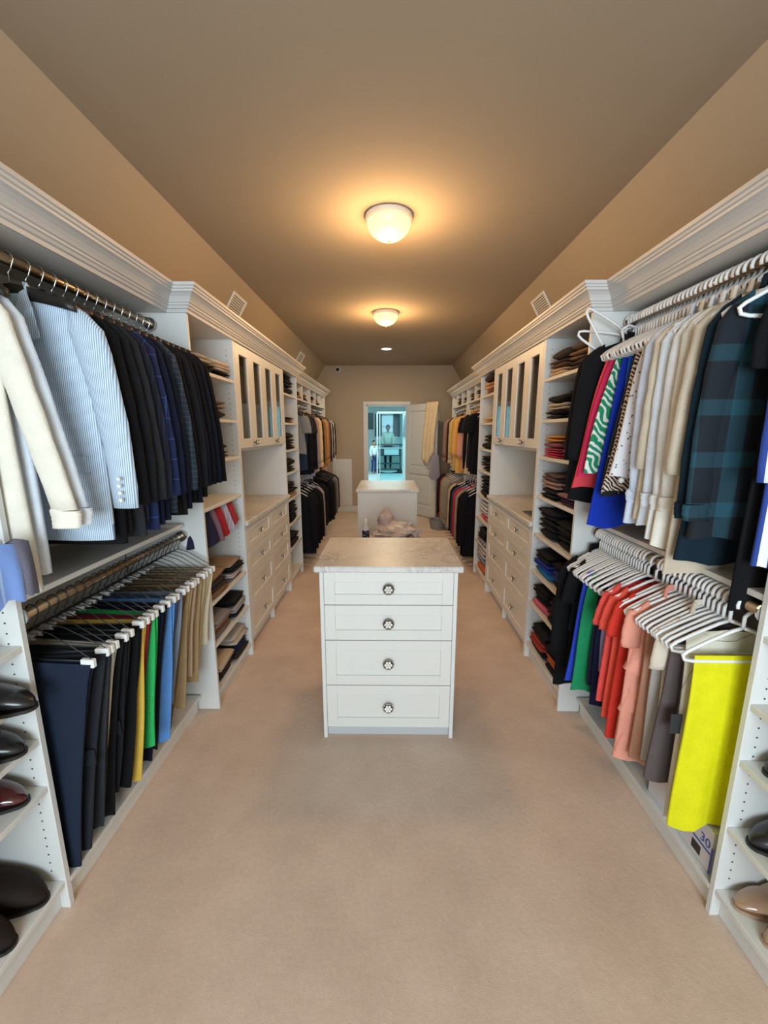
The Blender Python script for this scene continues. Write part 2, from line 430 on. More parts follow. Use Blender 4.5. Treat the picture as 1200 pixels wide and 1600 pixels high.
bay(-1, 5.72+T, 7.0, 'farthest left hanging bay before the back wall, tan shirts above grey jackets', (1.86, .985), 1.035, cub=(1.93, [6.15, 6.58]))
# right side
tower(1, .30, 1.10, FX, [.106, .345, .584, .772, .985, 1.30, 1.75], 'white shoe shelving tower at the front right with nude heels on its bottom shelf')
bay(1, 1.10, 2.08-T, 'white double hanging bay on the right wall full of white hangers and blouses', (2.045, 1.045), 1.10, panels=False)
tower(1, 2.08, 2.68, TX, [.12, .42, .645, .895, 1.145, 1.395, 1.62, 1.865], 'tall white shelf tower on the right packed with folded dark knitwear')
hutch(1, 2.68, 3.87, 'cream hutch on the right with glass doors above and eight drawers below', 'pale marble countertop on the right bank of drawers')
tower(1, 3.87, 4.45, TX, [.10, .40, .65, .895, 1.155, 1.375, 1.63, 1.90], 'tall white shelf tower on the right beyond the glazed cabinet')
bay(1, 4.45, 5.72, 'far right hanging bay next to the shelf tower, black tops above dark coats', (1.86, .985), 1.035, cub=(1.93, [4.82, 5.24]))
bay(1, 5.72+T, 7.0, 'farthest right hanging bay behind the open door, yellow shirts above grey trousers', (1.86, .985), 1.035, cub=(1.93, [6.15, 6.58]))

# islands ------------------------------------------------------------
def island():
    x0, x1, y0, y1 = -.328, .332, 1.86, 2.36; o = (.002, 2.11, 0)
    t = thing('island_dresser', 'white four-drawer island dresser with jewelled round knobs, nearest on the carpet', 'dresser', o)
    part('side_panel', (x0, y0+.004, 0), (x0+T, y1, .90), M_white, t, o); part('side_panel', (x1-T, y0+.004, 0), (x1, y1, .90), M_white, t, o)
    part('back_panel', (x0+T, y1-T, .02), (x1-T, y1, .90), M_white, t, o)
    part('carcass', (x0+T, y0+.02, .05), (x1-T, y1-T, .898), M_white, t, o)
    part('toe_kick', (x0+T, y0+.03, 0), (x1-T, y0+.045, .05), plain('kick_grey', (.52, .53, .54), .5), t, o)
    for (z0, z1) in [(.732, .898), (.548, .728), (.304, .544), (.066, .300)]:
        mb = MB(); shaker_y(mb, x0+T+.002, x1-T-.002, z0, z1, y0, -1, fr=.052)
        d = mb.build('drawer', M_edge, t, o); k = MB(); knob_mesh(k, (.002, y0+.007, (z0+z1)/2), 'y', -1, .027)
        k.build('knob', [M_knobrim, M_crystal], d, o)
    c = MB().box((x0-.022, y0-.022, .90), (x1+.022, y1+.022, .93), .005).build('countertop', M_marble, t, o)
    c['label'] = 'veined marble slab on top of the island'
    # second island
    o = (-.01, 4.87, 0); t = thing('island_dresser', 'second white island seen from its plain back panel, in front of the doorway', 'dresser', o)
    a0, a1, b0, b1 = -.335, .315, 4.45, 5.30
    part('side_panel', (a0, b0, 0), (a0+T, b1, .90), M_white, t, o); part('side_panel', (a1-T, b0, 0), (a1, b1, .90), M_white, t, o)
    part('back_panel', (a0+T, b0+.004, .0), (a1-T, b0+.02, .90), M_white, t, o)
    part('carcass', (a0+T, b0+.02, .05), (a1-T, b1-.02, .898), M_white, t, o)
    c = MB().box((a0-.018, b0-.022, .90), (a1+.018, b1+.022, .93), .005).build('countertop', M_marble, t, o)
    c['label'] = 'pale stone slab on top of the island'
island()

# ================================================================ LAMPS, VENTS, CAMERA DOME
M_dome = plain('lit_glass_dome', (.25, .2, .12), .3, emit=(1.0, .70, .30), estr=LAMP_W)
for i, (x, y) in enumerate(LAMP_POS):
    t = thing('ceiling_lamp', ['lit cream glass dome lamp on the ceiling, the nearer and larger one', 'lit cream glass dome lamp on the ceiling, the farther and smaller one'][i], 'lamp', (x, y, ZC))
    o = (x, y, ZC)
    MB().lathe([(.001, 0), (.130, 0), (.134, -.006), (.134, -.024), (.126, -.032), (.001, -.032)], o, 'z', 32).build('base_ring', plain('lamp_base', (.8, .74, .62), .4), t, o, True)
    MB().lathe([(.124, -.032)] + [(.124*math.cos(a*PI/20), -.032-.095*math.sin(a*PI/20)) for a in range(1, 10)] + [(.001, -.127)], o, 'z', 32).build('glass_dome', M_dome, t, o, True)
    MB().lathe([(.001, -.127), (.008, -.128), (.006, -.137), (.001, -.14)], o, 'z', 10).build('finial', M_brass, t, o, True)
    l = D.lights.new('lamp_glow', 'POINT'); l.energy = 17; l.color = LAMP_COL; l.shadow_soft_size = .10
    lo = D.objects.new('lamp_glow', l); COL.objects.link(lo); lo.location = (x, y, ZC-.25)
t = thing('recessed_light', 'small lit recessed downlight flush in the far ceiling', 'lamp', (-.03, 6.41, ZC))
MB().lathe([(.07, 0), (.09, 0), (.09, -.006), (.07, -.006)], (-.03, 6.41, ZC), 'z', 24).build('trim_ring', M_plastic, t, (-.03, 6.41, ZC))
MB().lathe([(.001, -.003), (.07, -.003)], (-.03, 6.41, ZC), 'z', 24).build('lens', plain('lit_lens', (1, 1, 1), .4, emit=(1, .93, .78), estr=6), t, (-.03, 6.41, ZC))
l = D.lights.new('downlight_glow', 'AREA'); l.shape = 'DISK'; l.size = .13; l.energy = 14; l.color = (1, .78, .5)
lo = D.objects.new('downlight_glow', l); COL.objects.link(lo); lo.location = (-.03, 6.41, ZC-.012)
def vent(s, yc, label, w=.30, h=.16):
    dx, dz = CX-WX, ZC-ZS; L = math.hypot(dx, dz); ux, uz = dx/L, dz/L   # up the slope
    nx, nz = -uz, ux                                                     # into the room (for s=1)
    cx, cz = (CX+WX)/2-.002, (ZC+ZS)/2
    cx, cz = cx+ux*.03, cz+uz*.03
    o = (s*cx, yc, cz); t = thing('air_vent', label, 'vent', o)
    def P(a, b, n): return (s*(cx+ux*b+nx*n), yc+a, cz+uz*b+nz*n)
    def slab(mb, a0, a1, b0, b1, n0, n1):
        k = len(mb.v); mb.v += [P(a, b, n) for a in (a0, a1) for b in (b0, b1) for n in (n0, n1)]
        for q in ((0, 1, 3, 2), (4, 6, 7, 5), (0, 4, 5, 1), (2, 3, 7, 6), (0, 2, 6, 4), (1, 5, 7, 3)): mb.quadface([k+i for i in q])
    W, Hh = w/2, h/2; f = .022; mb = MB()
    slab(mb, -W, W, -Hh, -Hh+f, 0, .010); slab(mb, -W, W, Hh-f, Hh, 0, .010); slab(mb, -W, -W+f, -Hh+f, Hh-f, 0, .010); slab(mb, W-f, W, -Hh+f, Hh-f, 0, .010)
    mb.build('frame', M_plastic, t, o)
    mb = MB(); slab(mb, -W+f, W-f, -Hh+f, Hh-f, 0, .0015); mb.build('duct_screen', plain('vent_inside', (.25, .22, .18), .8), t, o)
    for k in range(6):
        b = -Hh+f+.012+k*(h-2*f-.02)/5.5
        mb = MB(); slab(mb, -W+f, W-f, b, b+.009, .002, .007); mb.build('slat', M_plastic, t, o)
vent(-1, 3.68, 'white louvred air vent on the left sloped ceiling, nearer one'); vent(1, 3.70, 'white louvred air vent on the right sloped ceiling')
vent(-1, 6.2, 'white louvred air vent on the left sloped ceiling, farther and fainter one')
o = (-.93, YB, 2.665); t = thing('security_camera', 'small white dome security camera high on the back wall', 'camera', o)
MB().lathe([(.001, 0), (.05, 0), (.05, -.03), (.04, -.045), (.001, -.045)], o, 'y', 20).build('housing', M_plastic, t, o, True)
MB().lathe([(.034, -.045)]+[(.034*math.cos(a*PI/12), -.045-.03*math.sin(a*PI/12)) for a in range(1, 6)]+[(.001, -.075)], (o[0], o[1], o[2]-.006), 'y', 16).build('dome_lens', plain('black_gloss', (.01, .01, .01), .08), t, o, True)

# ================================================================ DOOR
hx, hy = .345, YB-.022; ex, ey = .84, 7.24
ang = math.atan2(ey-hy, ex-hx)
dr = thing('door_1', None, None, (hx, hy, 0)); del_keys = [k for k in ('label', 'category') if k in dr]; dr['kind'] = 'structure'
dr.rotation_euler = (0, 0, ang); Ld = math.hypot(ex-hx, ey-hy)
def dpart(mb, name, mat, par=None, smooth=False): return mb.build(name, mat, par or dr, smooth=smooth)
st = .105
mb = MB(); HZ = 2.03
mb.box((0, -.018, .012), (st, .018, HZ), .002).box((Ld-st, -.018, .012), (Ld, .018, HZ), .002)
for z0, z1 in ((.012, .20), (.78, .90), (HZ-.12, HZ)): mb.box((st, -.018, z0), (Ld-st, .018, z1), .002)
dpart(mb, 'door_frame', M_door)
for z0, z1 in ((.20, .78), (.90, HZ-.12)):
    mb = MB().box((st, -.002, z0), (Ld-st, .002, z1)).box((st+.04, -.014, z0+.04), (Ld-st-.04, .014, z1-.04), .010)
    dpart(mb, 'door_panel', M_door)
mb = MB()
for sg in (-1, 1):
    mb.lathe([(.001, sg*.018), (.028, sg*.018), (.028, sg*.026), (.010, sg*.028), (.010, sg*.06), (.001, sg*.06)], (Ld-.06, 0, .90), 'y', 14)
    mb.tube([(Ld-.06, sg*.055, .90), (Ld-.12, sg*.058, .902), (Ld-.17, sg*.056, .897)], [.009, .008, .007], 8)
dpart(mb, 'door_handle', plain('brushed_brass', (.45, .34, .22), .3, 1), smooth=True)

# ================================================================ GARMENT BUILDERS
def sheet(wt, wb, drop, top, L, tt, tb, folds, amp, seed, neck=.0, nw=.3, nu=13, nv=12, hemw=.0, curve=1.3, flare=1.0, cx=0, cy=0, lean=0.0):
    """hanging cloth body: local x = across, -y = front, z down from 'top' to -L"""
    rr = random.Random(seed); ph = rr.uniform(0, 6.28); ph2 = rr.uniform(0, 6.28); wob = rr.uniform(-1.2, 1.2)
    rows = []; N = 2*nu
    for j in range(nv+1):
        v = j/nv; row = []
        w = wt + (wb-wt)*(v**flare)
        for i in range(N):
            a = 2*PI*(i+.5)/N; u = math.cos(a); sn = math.sin(a)
            zt = top - drop*abs(u)**curve
            if abs(u) < nw and neck: zt -= neck*(1-(abs(u)/nw)**2)*(1.0 if sn < 0 else .35)
            zb = -L + hemw*math.sin(3*u+ph) + hemw*.5*math.sin(7*u+ph2)
            z = zt + (zb-zt)*v
            th = (tt + (tb-tt)*min(1, v*2.2))*.5
            y = (abs(sn)**.55)*math.copysign(1, sn)*th*(.25+.75*min(1, v*6))
            y += amp*min(1, v*1.6)*math.sin(folds*PI*u+ph+wob*v)*(.5+.5*abs(sn)) + amp*.5*v*math.sin(folds*2.3*u+ph2-wob*v*2)
            x = u*w*(1+.03*math.sin(5*v+ph2)) + cx + lean*v
            row.append((x, y+cy, z))
        rows.append(row)
    return MB().grid(rows, True)
def sleeve_mb(sx, x0, z0, L, r0=.052, r1=.038, out=.035, fwd=-.012, seed=0, flat=.6):
    rr = random.Random(seed*3+int(sx)); n = 9; rows = []; bend = rr.uniform(-.008, .012)
    for j in range(n+1):
        v = j/n; r = r0 + (r1-r0)*v
        if j == 0: r *= .55
        x = x0 + out*(v if out > .1 else (1-(1-v)**2)) ; z = z0 - L*v; y = fwd*v + bend*math.sin(v*PI)
        row = []
        for k in range(10):
            a = 2*PI*k/10; wr = 1+.035*math.sin((5+seed%4)*v*PI+a*2+seed*1.7)
            row.append((sx*(x + r*math.cos(a)*wr), y + r*flat*math.sin(a)*wr*.62, z + (.022*(-math.cos(a)) if j == 0 else 0)))
        rows.append(row)
    return MB().grid(rows, True, cap=True)
def collar_mb(top, lap=0.0, w=.055, ht=.03, y=-.012):
    """shirt or jacket collar: band round the neck plus optional lapels running down the front"""
    mb = MB()
    n = 12; lo = []; hi = []
    for k in range(n+1):
        a = -PI*.12 + (PI*1.24)*k/n
        lo.append((w*math.cos(a), .5*w*math.sin(a), top-.02)); hi.append((w*.86*math.cos(a), .42*w*math.sin(a), top+ht))
    mb.grid([lo, hi])
    mb.grid([[ (x*1.06, yy*1.1-.0006, z) for x, yy, z in hi], [(x*1.2, yy*1.3-.001, z-.035) for x, yy, z in hi]])
    if lap:
        for sg in (-1, 1):
            a = [(sg*w*1.0, y*.4, top), (sg*w*1.65, y-.006, top-.06), (sg*(w*1.9), y-.010, top-lap*.42), (sg*w*1.15, y-.011, top-lap*.45), (sg*.035, y-.012, top-lap*.8), (0.004*sg, y-.012, top-lap)]
            b = [(sg*w*.72, y*.4-.004, top-.01), (sg*w*.75, y-.010, top-.07), (sg*w*.62, y-.013, top-lap*.38), (sg*w*.55, y-.013, top-lap*.45), (sg*.012, y-.014, top-lap*.8), (-.006*sg, y-.014, top-lap)]
            mb.grid([a, b])
    return mb
def hanger_curve(W, drop, neck, r=.021, cut=0):
    pts = [(r*math.cos(a), 0, r*math.sin(a)) for a in [math.radians(q) for q in range(-25, 181, 21)]][::1]
    pts = [(-x, y, z) for x, y, z in pts]    # opening to one side
    pts = pts[::-1][::-1]
    return pts
def hook_pts(neck, r=.0205):
    r = r
    pts = []
    for q in range(200, -46, -22):
        a = math.radians(q); pts.append((r*math.cos(a), 0, r*math.sin(a)))
    pts += [(.010, 0, -.026), (0.0, 0, -.036), (0, 0, -neck)]
    return pts
def tubular_hanger(mat, r=.0048, W=.205):
    mb = MB(); mb.tube(hook_pts(.075, .0235), r*.95, 6)
    P = [(0, 0, -.072), (.03, 0, -.085), (W*.6, 0, -.118), (W-.015, 0, -.150), (W, 0, -.163), (W-.006, 0, -.178), (W-.03, 0, -.183), (0, 0, -.184)]
    P = P + [(-x, y, z) for x, y, z in P[::-1][1:]]
    mb.tube(P, r, 6)
    return mb.build('hanger_body', mat, None, smooth=True)
PROTO = {}
def proto_plastic(kind):
    if kind in PROTO: return PROTO[kind]
    mat = {'white': M_plastic, 'blush': M_pinkplastic}[kind]
    mb = MB(); r = .0058; mb.tube(hook_pts(.075, .0275), r*.95, 7)
    W = .168
    P = [(0, 0, -.072), (.03, 0, -.082), (W*.6, 0, -.118), (W-.015, 0, -.148), (W, 0, -.161), (W-.006, 0, -.176), (W-.03, 0, -.181), (0, 0, -.182)]
    mb.tube(P + [(-x, y, z) for x, y, z in P[::-1][1:]], r, 6)
    me = mb.build('clothes_hanger', mat, smooth=True); d = me.data; D.objects.remove(me); PROTO[kind] = d; return d
def proto_wood(kind):
    if kind in PROTO: return PROTO[kind]
    mat = {'black': M_blackw, 'brown': M_brownw}[kind]
    rows = []
    for k in range(13):
        u = -1+2*k/12; x = u*.205; z = -.085-.055*abs(u)**1.4; h = .013+.012*(1-abs(u)); y = -.018*abs(u)**2; t = .009+.012*abs(u)
        rows.append([(x, y-t/2, z-h), (x, y+t/2, z-h), (x, y+t/2*.8, z+h*.8), (x, y-t/2*.8, z+h*.8)])
    b = MB().grid(rows, True, cap=True).build('shoulder_bar', mat, smooth=True)
    h = MB().tube(hook_pts(.075), .0023, 6).build('hook', M_chrome, smooth=True)
    PROTO[kind] = (b.data, h.data); D.objects.remove(b); D.objects.remove(h); return PROTO[kind]
def proto_clip():
    if 'clip' in PROTO: return PROTO['clip']
    mb = MB(); mb.tube(hook_pts(.06), .0019, 5)
    for sg in (-1, 1): mb.tube([(0, 0, -.058), (sg*.05, 0, -.075), (sg*.165, 0, -.148), (sg*.165, 0, -.158)], .0018, 5)
    mb.tube([(-.168, 0, -.158), (.168, 0, -.158)], .0022, 5)
    a = mb.build('wire_frame', M_wire, smooth=True); mb = MB()
    c1 = MB().box((.135, -.008, -.178), (.178, .008, -.150), .003).build('clip', M_clip); c2 = MB().box((-.178, -.008, -.178), (-.135, .008, -.150), .003).build('clip', M_clip)
    PROTO['clip'] = (a.data, c1.data, c2.data)
    for q in (a, c1, c2): D.objects.remove(q)
    return PROTO['clip']
def mk(name, data, parent=None):
    o = D.objects.new(name, data); COL.objects.link(o)
    if parent: o.parent = parent
    return o
def hanger(kind, loc, rz, short, group):
    if kind in ('white', 'blush'):
        o = mk('clothes_hanger', proto_plastic(kind)); o.location = (loc[0], loc[1], loc[2]-.005); o.rotation_euler = (0, 0, rz)
        return tag(o, {'white': 'white', 'blush': 'blush'}[kind]+' hanger under the '+short, 'hanger', group)
    t = thing('clothes_hanger' if kind != 'clip' else 'trouser_hanger', '', 'hanger', loc, group, (0, 0, rz))
    if kind == 'clip':
        a, c1, c2 = proto_clip(); mk('wire_frame', a, t); mk('clip', c1, t); mk('clip', c2, t)
        t['label'] = 'black wire clip hanger holding the '+short
    else:
        b, h = proto_wood(kind); mk('shoulder_bar', b, t); mk('hook', h, t)
        t['label'] = kind+' hanger under the '+short
    return t
SEED = [10]
def slv(sx, s, w, so, x0=.018):
    return (w-.075, -.015) if sx == s else (w-x0, so)
def garment(kind, mat, short, cat, s, y, zrod, group, hgr='white', hem=1.2, w=.215, wb=None, detail=False, folds=3, amp=.006, rz=None, sl=None, th=.026, label=None, tb=None, xoff=0, hgroup=None, mat2=None, so=.03):
    SEED[0] += 1; sd = SEED[0]; rr = random.Random(sd)
    if rz is None: rz = rr.uniform(-.07, .07)
    if s > 0: rz += 0
    loc = (s*(RX(zrod)-xoff), y, zrod)
    L = zrod-hem
    name = {'shirt': 'shirt', 'jacket': 'suit_jacket', 'blouse': 'blouse', 'top': 'sleeveless_top', 'tee': 'short_sleeve_top', 'trousers': 'trousers', 'skirt': 'skirt', 'coat': 'coat'}[kind]
    t = thing(name, label or short, cat, loc, group, (0, 0, rz)); tb = tb or th
    wb = wb or w*1.02
    if kind in ('jacket', 'coat'):
        sheet(w, wb, .062, -.085, L, .02, tb, folds*.5, amp*.5, sd, neck=.03, nw=.28, nv=10).build('body', mat, t, smooth=True)
        for sx in (-1, 1): 
            sv = sleeve_mb(sx, slv(sx, s, w, so)[0], -.135, sl or min(.60, L-.16), .058 if sx != s else .045, .042, slv(sx, s, w, so)[1], -.015, sd).build('sleeve', mat, t, smooth=True)
        collar_mb(-.085, .34, .058, .02, -.038).build('lapels', mat, t)
        if detail:
            MB().grid([[(-.062, -.022, -.10), (.062, -.022, -.10)], [(-.05, -.033, -.2), (.05, -.033, -.2)], [(-.004, -.037, -.42), (.004, -.037, -.42)]]).build('lining', M_lining, t)
            MB().box((-.004, -.0275, -L+.01), (-.001, -.015, -.42)).build('front_seam', M_wire if mat != seer else fab('seam_blue', '6f86a3'), t)
        if detail:
            for sx in (-1, 1):
                MB().box((sx*.07, -.0255, -L+.22), (sx*.18, -.014, -L+.275), .003).build('pocket_flap', mat, t)
            mb = MB()
            for k in range(4): mb.lathe([(.0001, -.006), (.006, -.005), (.006, 0)], (w-.018+so+.01, -.047, -.135-(sl or .6)+.03+k*.022), 'y', 8)
            mb.build('cuff_buttons', mat2 or M_plastic, t)
    elif kind in ('shirt', 'blouse'):
        sheet(w, wb, .06, -.082, L, .016, tb, folds, amp, sd, neck=.02, nw=.25, hemw=.01, nv=12).build('body', mat, t, smooth=True)
        SL = sl or (min(.58, L-.12) if kind == 'shirt' else min(.5, L-.1))
        for sx in (-1, 1):
            sv = sleeve_mb(sx, slv(sx, s, w, so)[0], -.13, SL, .052 if w > .148 else .042, .036 if (kind == 'shirt' or w < .148) else .05, slv(sx, s, w, so)[1], -.01, sd).build('sleeve', mat, t, smooth=True)
            if kind == 'shirt':
                sleeve_mb(sx, sum(slv(sx, s, w, so)), -.13-SL+.004, .055, .044, .040, .0, -.002, sd).build('cuff', mat, sv, smooth=True)
                sv.children[0].location.y = -.01
        collar_mb(-.08, 0, .055, .026).build('collar', mat, t)
    elif kind == 'tee':
        sheet(w, wb, .055, -.085, L, .016, tb, folds, amp, sd, neck=.04, nw=.4, hemw=.008, nv=10).build('body', mat, t, smooth=True)
        for sx in (-1, 1): sleeve_mb(sx, slv(sx, s, w, so)[0], -.13, sl or .2, .050 if w > .17 else .038, .056 if w > .17 else .042, slv(sx, s, w, so+.01)[1], -.004, sd).build('sleeve', mat, t, smooth=True)
    elif kind == 'top':
        sheet(w*.82, wb, .05, -.088, L, .014, tb, folds, amp, sd, neck=.06, nw=.6, hemw=.012, nv=10, flare=.7).build('body', mat, t, smooth=True)
    elif kind == 'skirt':
        sheet(w*.8, wb, .0, -.168, L, .012, tb, folds, amp, sd, hemw=.012, nv=10, flare=.8).build('body', mat, t, smooth=True)
    elif kind == 'trousers':
        lean = (.07 if s > 0 else -.08)
        for k, (dy, dl) in enumerate(((-.008, 0), (.008, rr.uniform(.01, .05)))):
            sheet(w*.8, wb, .0, -.165, L-dl, .010, .015, folds, amp, sd+k*50, hemw=.014, nv=12, cy=dy, cx=.0, lean=lean*(.75+.4*((sd*53) % 10)/10)*(1+k*.3), flare=[.6, 1.0, 1.2, .9][sd % 4]).build('trouser_leg', mat, t, smooth=True)
    h_ = hanger(hgr, loc, rz, short, hgroup or ('hangers on the '+group.split(' on the ')[-1] if ' on the ' in group else 'hangers'))
    if w < .12: h_.scale = (.6, 1, 1)
    return t

# ---- colours
BK = M_black
M_lining = fab('lining', '9fb2c2')
char = fab('charcoal', '2b2d31'); dchar = fab('dark_charcoal', '1b1c20'); navy = fab('navy', '141c34'); dnavy = fab('deep_navy', '0f1526')
white = fab('white', 'e9e8e6'); cream = fab('cream', 'e8e1d2'); coolw = fab('cool_white', 'dfe6ee')
seer = stripes('seersucker', hexc('7f97b3'), hexc('d4e0ea'), .0058, .6)
windowpane = check('windowpane', hexc('142550'), hexc('3d66b5'), .06, .075, .05, .045)
gcheck = check('glen_check', hexc('26303c'), hexc('41586c'), .022, .022, .25, .25)
pins = stripes('navy_pinstripe', hexc('1d2b4d'), hexc('0f1526'), .012, .85)

# ================================================================ LEFT UPPER RAIL
GU = 'clothes on the near left upper rail'
LU = [
 ('shirt', 1.122, cream, 'cream linen shirt', 'shirt', 'cream linen shirt with loose cuffs hanging nearest on the upper left rail', 1.10, 'black', False),
 ('shirt', 1.172, coolw, 'white dress shirt', 'shirt', 'crisp white dress shirt hanging between the cream shirt and the pale striped blazer', 1.14, 'black', False),
 ('jacket', 1.315, seer, 'pale blue striped blazer', 'jacket', 'pale blue and white pinstriped summer blazer on a black hanger, upper left rail', 1.20, 'black', True),
 ('jacket', 1.375, BK, 'black suit jacket behind the striped blazer', 'jacket', None, 1.17, 'brown', False),
 ('jacket', 1.425, dchar, 'very dark charcoal jacket third in line from the striped blazer', 'jacket', None, 1.20, 'brown', False),
 ('jacket', 1.475, char, 'plain charcoal suit jacket with black cuff buttons', 'jacket', None, 1.17, 'black', True),
 ('jacket', 1.525, pins, 'navy pinstripe jacket next to the plain charcoal one', 'jacket', None, 1.21, 'black', False),
 ('jacket', 1.575, windowpane, 'bright navy windowpane check jacket', 'jacket', None, 1.17, 'brown', True),
 ('jacket', 1.625, navy, 'plain navy jacket behind the windowpane check one', 'jacket', None, 1.18, 'black', False),
 ('jacket', 1.675, dnavy, 'midnight navy jacket just in front of the grey check one', 'jacket', None, 1.19, 'brown', False),
 ('jacket', 1.725, gcheck, 'blue grey small-check jacket', 'jacket', None, 1.21, 'brown', True),
 ('jacket', 1.775, BK, 'black jacket directly behind the small-check one', 'jacket', None, 1.19, 'black', False),
 ('jacket', 1.825, dchar, 'dark charcoal jacket fifth from the tower end of the rail', 'jacket', None, 1.18, 'brown', False),
 ('jacket', 1.875, dnavy, 'dark navy jacket fourth from the tower end of the rail', 'jacket', None, 1.20, 'brown', False),
 ('jacket', 1.925, BK, 'black jacket third from the tower end of the rail', 'jacket', None, 1.22, 'black', False),
 ('jacket', 1.975, dnavy, 'dark navy jacket second from the tower end of the rail', 'jacket', None, 1.21, 'black', False),
 ('jacket', 2.022, BK, 'black jacket hanging last, against the shelf tower panel', 'jacket', None, 1.23, 'brown', True),
]
for i, (k, y, m, sh, c, lab, hem, hg, det) in enumerate(LU):
    garment(k, m, sh, c, -1, y, 2.045, GU, hg, hem, label=lab or (sh+', upper left rail' if len(sh.split()) < 13 else sh), detail=det, rz=R.uniform(-.04, .04) if i > 2 else [0.05, .02, -.03][i],
            w=.105 if i < 2 else .215, so=.13 if i < 2 else .085, th=.034, mat2=(plain('cream_button', (.8, .77, .7), .4) if i == 2 else M_wire), hgroup='hangers on the near left upper rail')
# ================================================================ LEFT LOWER RAIL (trousers)
P = [('navy', '1c2638', 'wide navy dress trousers nearest on the rail', .10), ('c2', '23262c', 'charcoal dress trousers with a back pocket', .12), ('c3', '2a2d30', 'faded black trousers behind the charcoal pair', .16),
     ('c4', 'b9b2a6', 'pale stone trousers squeezed between dark pairs', .13), ('c5', '15171b', 'black chinos behind the pale stone pair', .12), ('c6', '1d2024', 'washed black jeans', .20), ('c7', '101114', 'plain black trousers just before the yellow pair', .18),
     ('c8', 'd9b24c', 'mustard yellow trousers', .17), ('c9', '7c1f28', 'dark red trousers behind the yellow pair', .36), ('c10', '2fae5b', 'bright green lightweight trousers', .26), ('c11', '12182c', 'dark navy trousers beside the green pair', .15),
     ('c12', '181b26', 'ink blue trousers with a white tag', .18), ('c13', '5f92d2', 'sky blue trousers', .20), ('c14', '3f4f6b', 'steel blue trousers behind the sky blue pair', .24), ('c15', '7f8a9b', 'grey blue jeans', .30), ('c16', '6c5035', 'brown trousers behind the grey blue jeans', .16),
     ('c17', 'a98d66', 'khaki chinos', .24), ('c18', '8f7a58', 'olive khaki trousers', .26), ('c19', 'b99c83', 'pinkish beige corduroy trousers', .34), ('c20', 'a58a62', 'camel trousers behind the corduroy pair', .30),
     ('c21', 'bba782', 'light khaki trousers third from the tower', .40), ('c22', 'c9b892', 'sand trousers second from the tower', .36), ('c23', 'd6c8a8', 'cream beige trousers closest to the tower', .44)]
for i, (k, hx_, sh, hem) in enumerate(P):
    y = 1.15 + i*.0395
    garment('trousers', fab('t_'+k, hx_), sh, 'trousers', -1, y, 1.02, 'trousers on the near left lower rail', 'clip', hem, w=.21, wb=.21*[.50, .56, .55, .45, .55, .62, .58, .72, .74, .86, .60, .62, .74, .66, .78, .58, .70, .68, .84, .74, .78, .74, .82][i], folds=1.6+R.random(), amp=.008, label=sh+', lower left rail', rz=R.uniform(-.12, .10))

for o in [q for q in D.objects if q.type == 'EMPTY' and q.get('label', '').startswith(('charcoal dress trousers', 'washed black jeans'))]:
    mt = o.children[0].data.materials[0]
    MB().box((.03, -.026, -.56), (.10, -.018, -.50), .004).build('pocket_flap', mt, o)
    MB().lathe([(.0001, -.030), (.006, -.029), (.006, -.025)], (.065, 0, -.545), 'y', 8).build('button', M_wire, o)
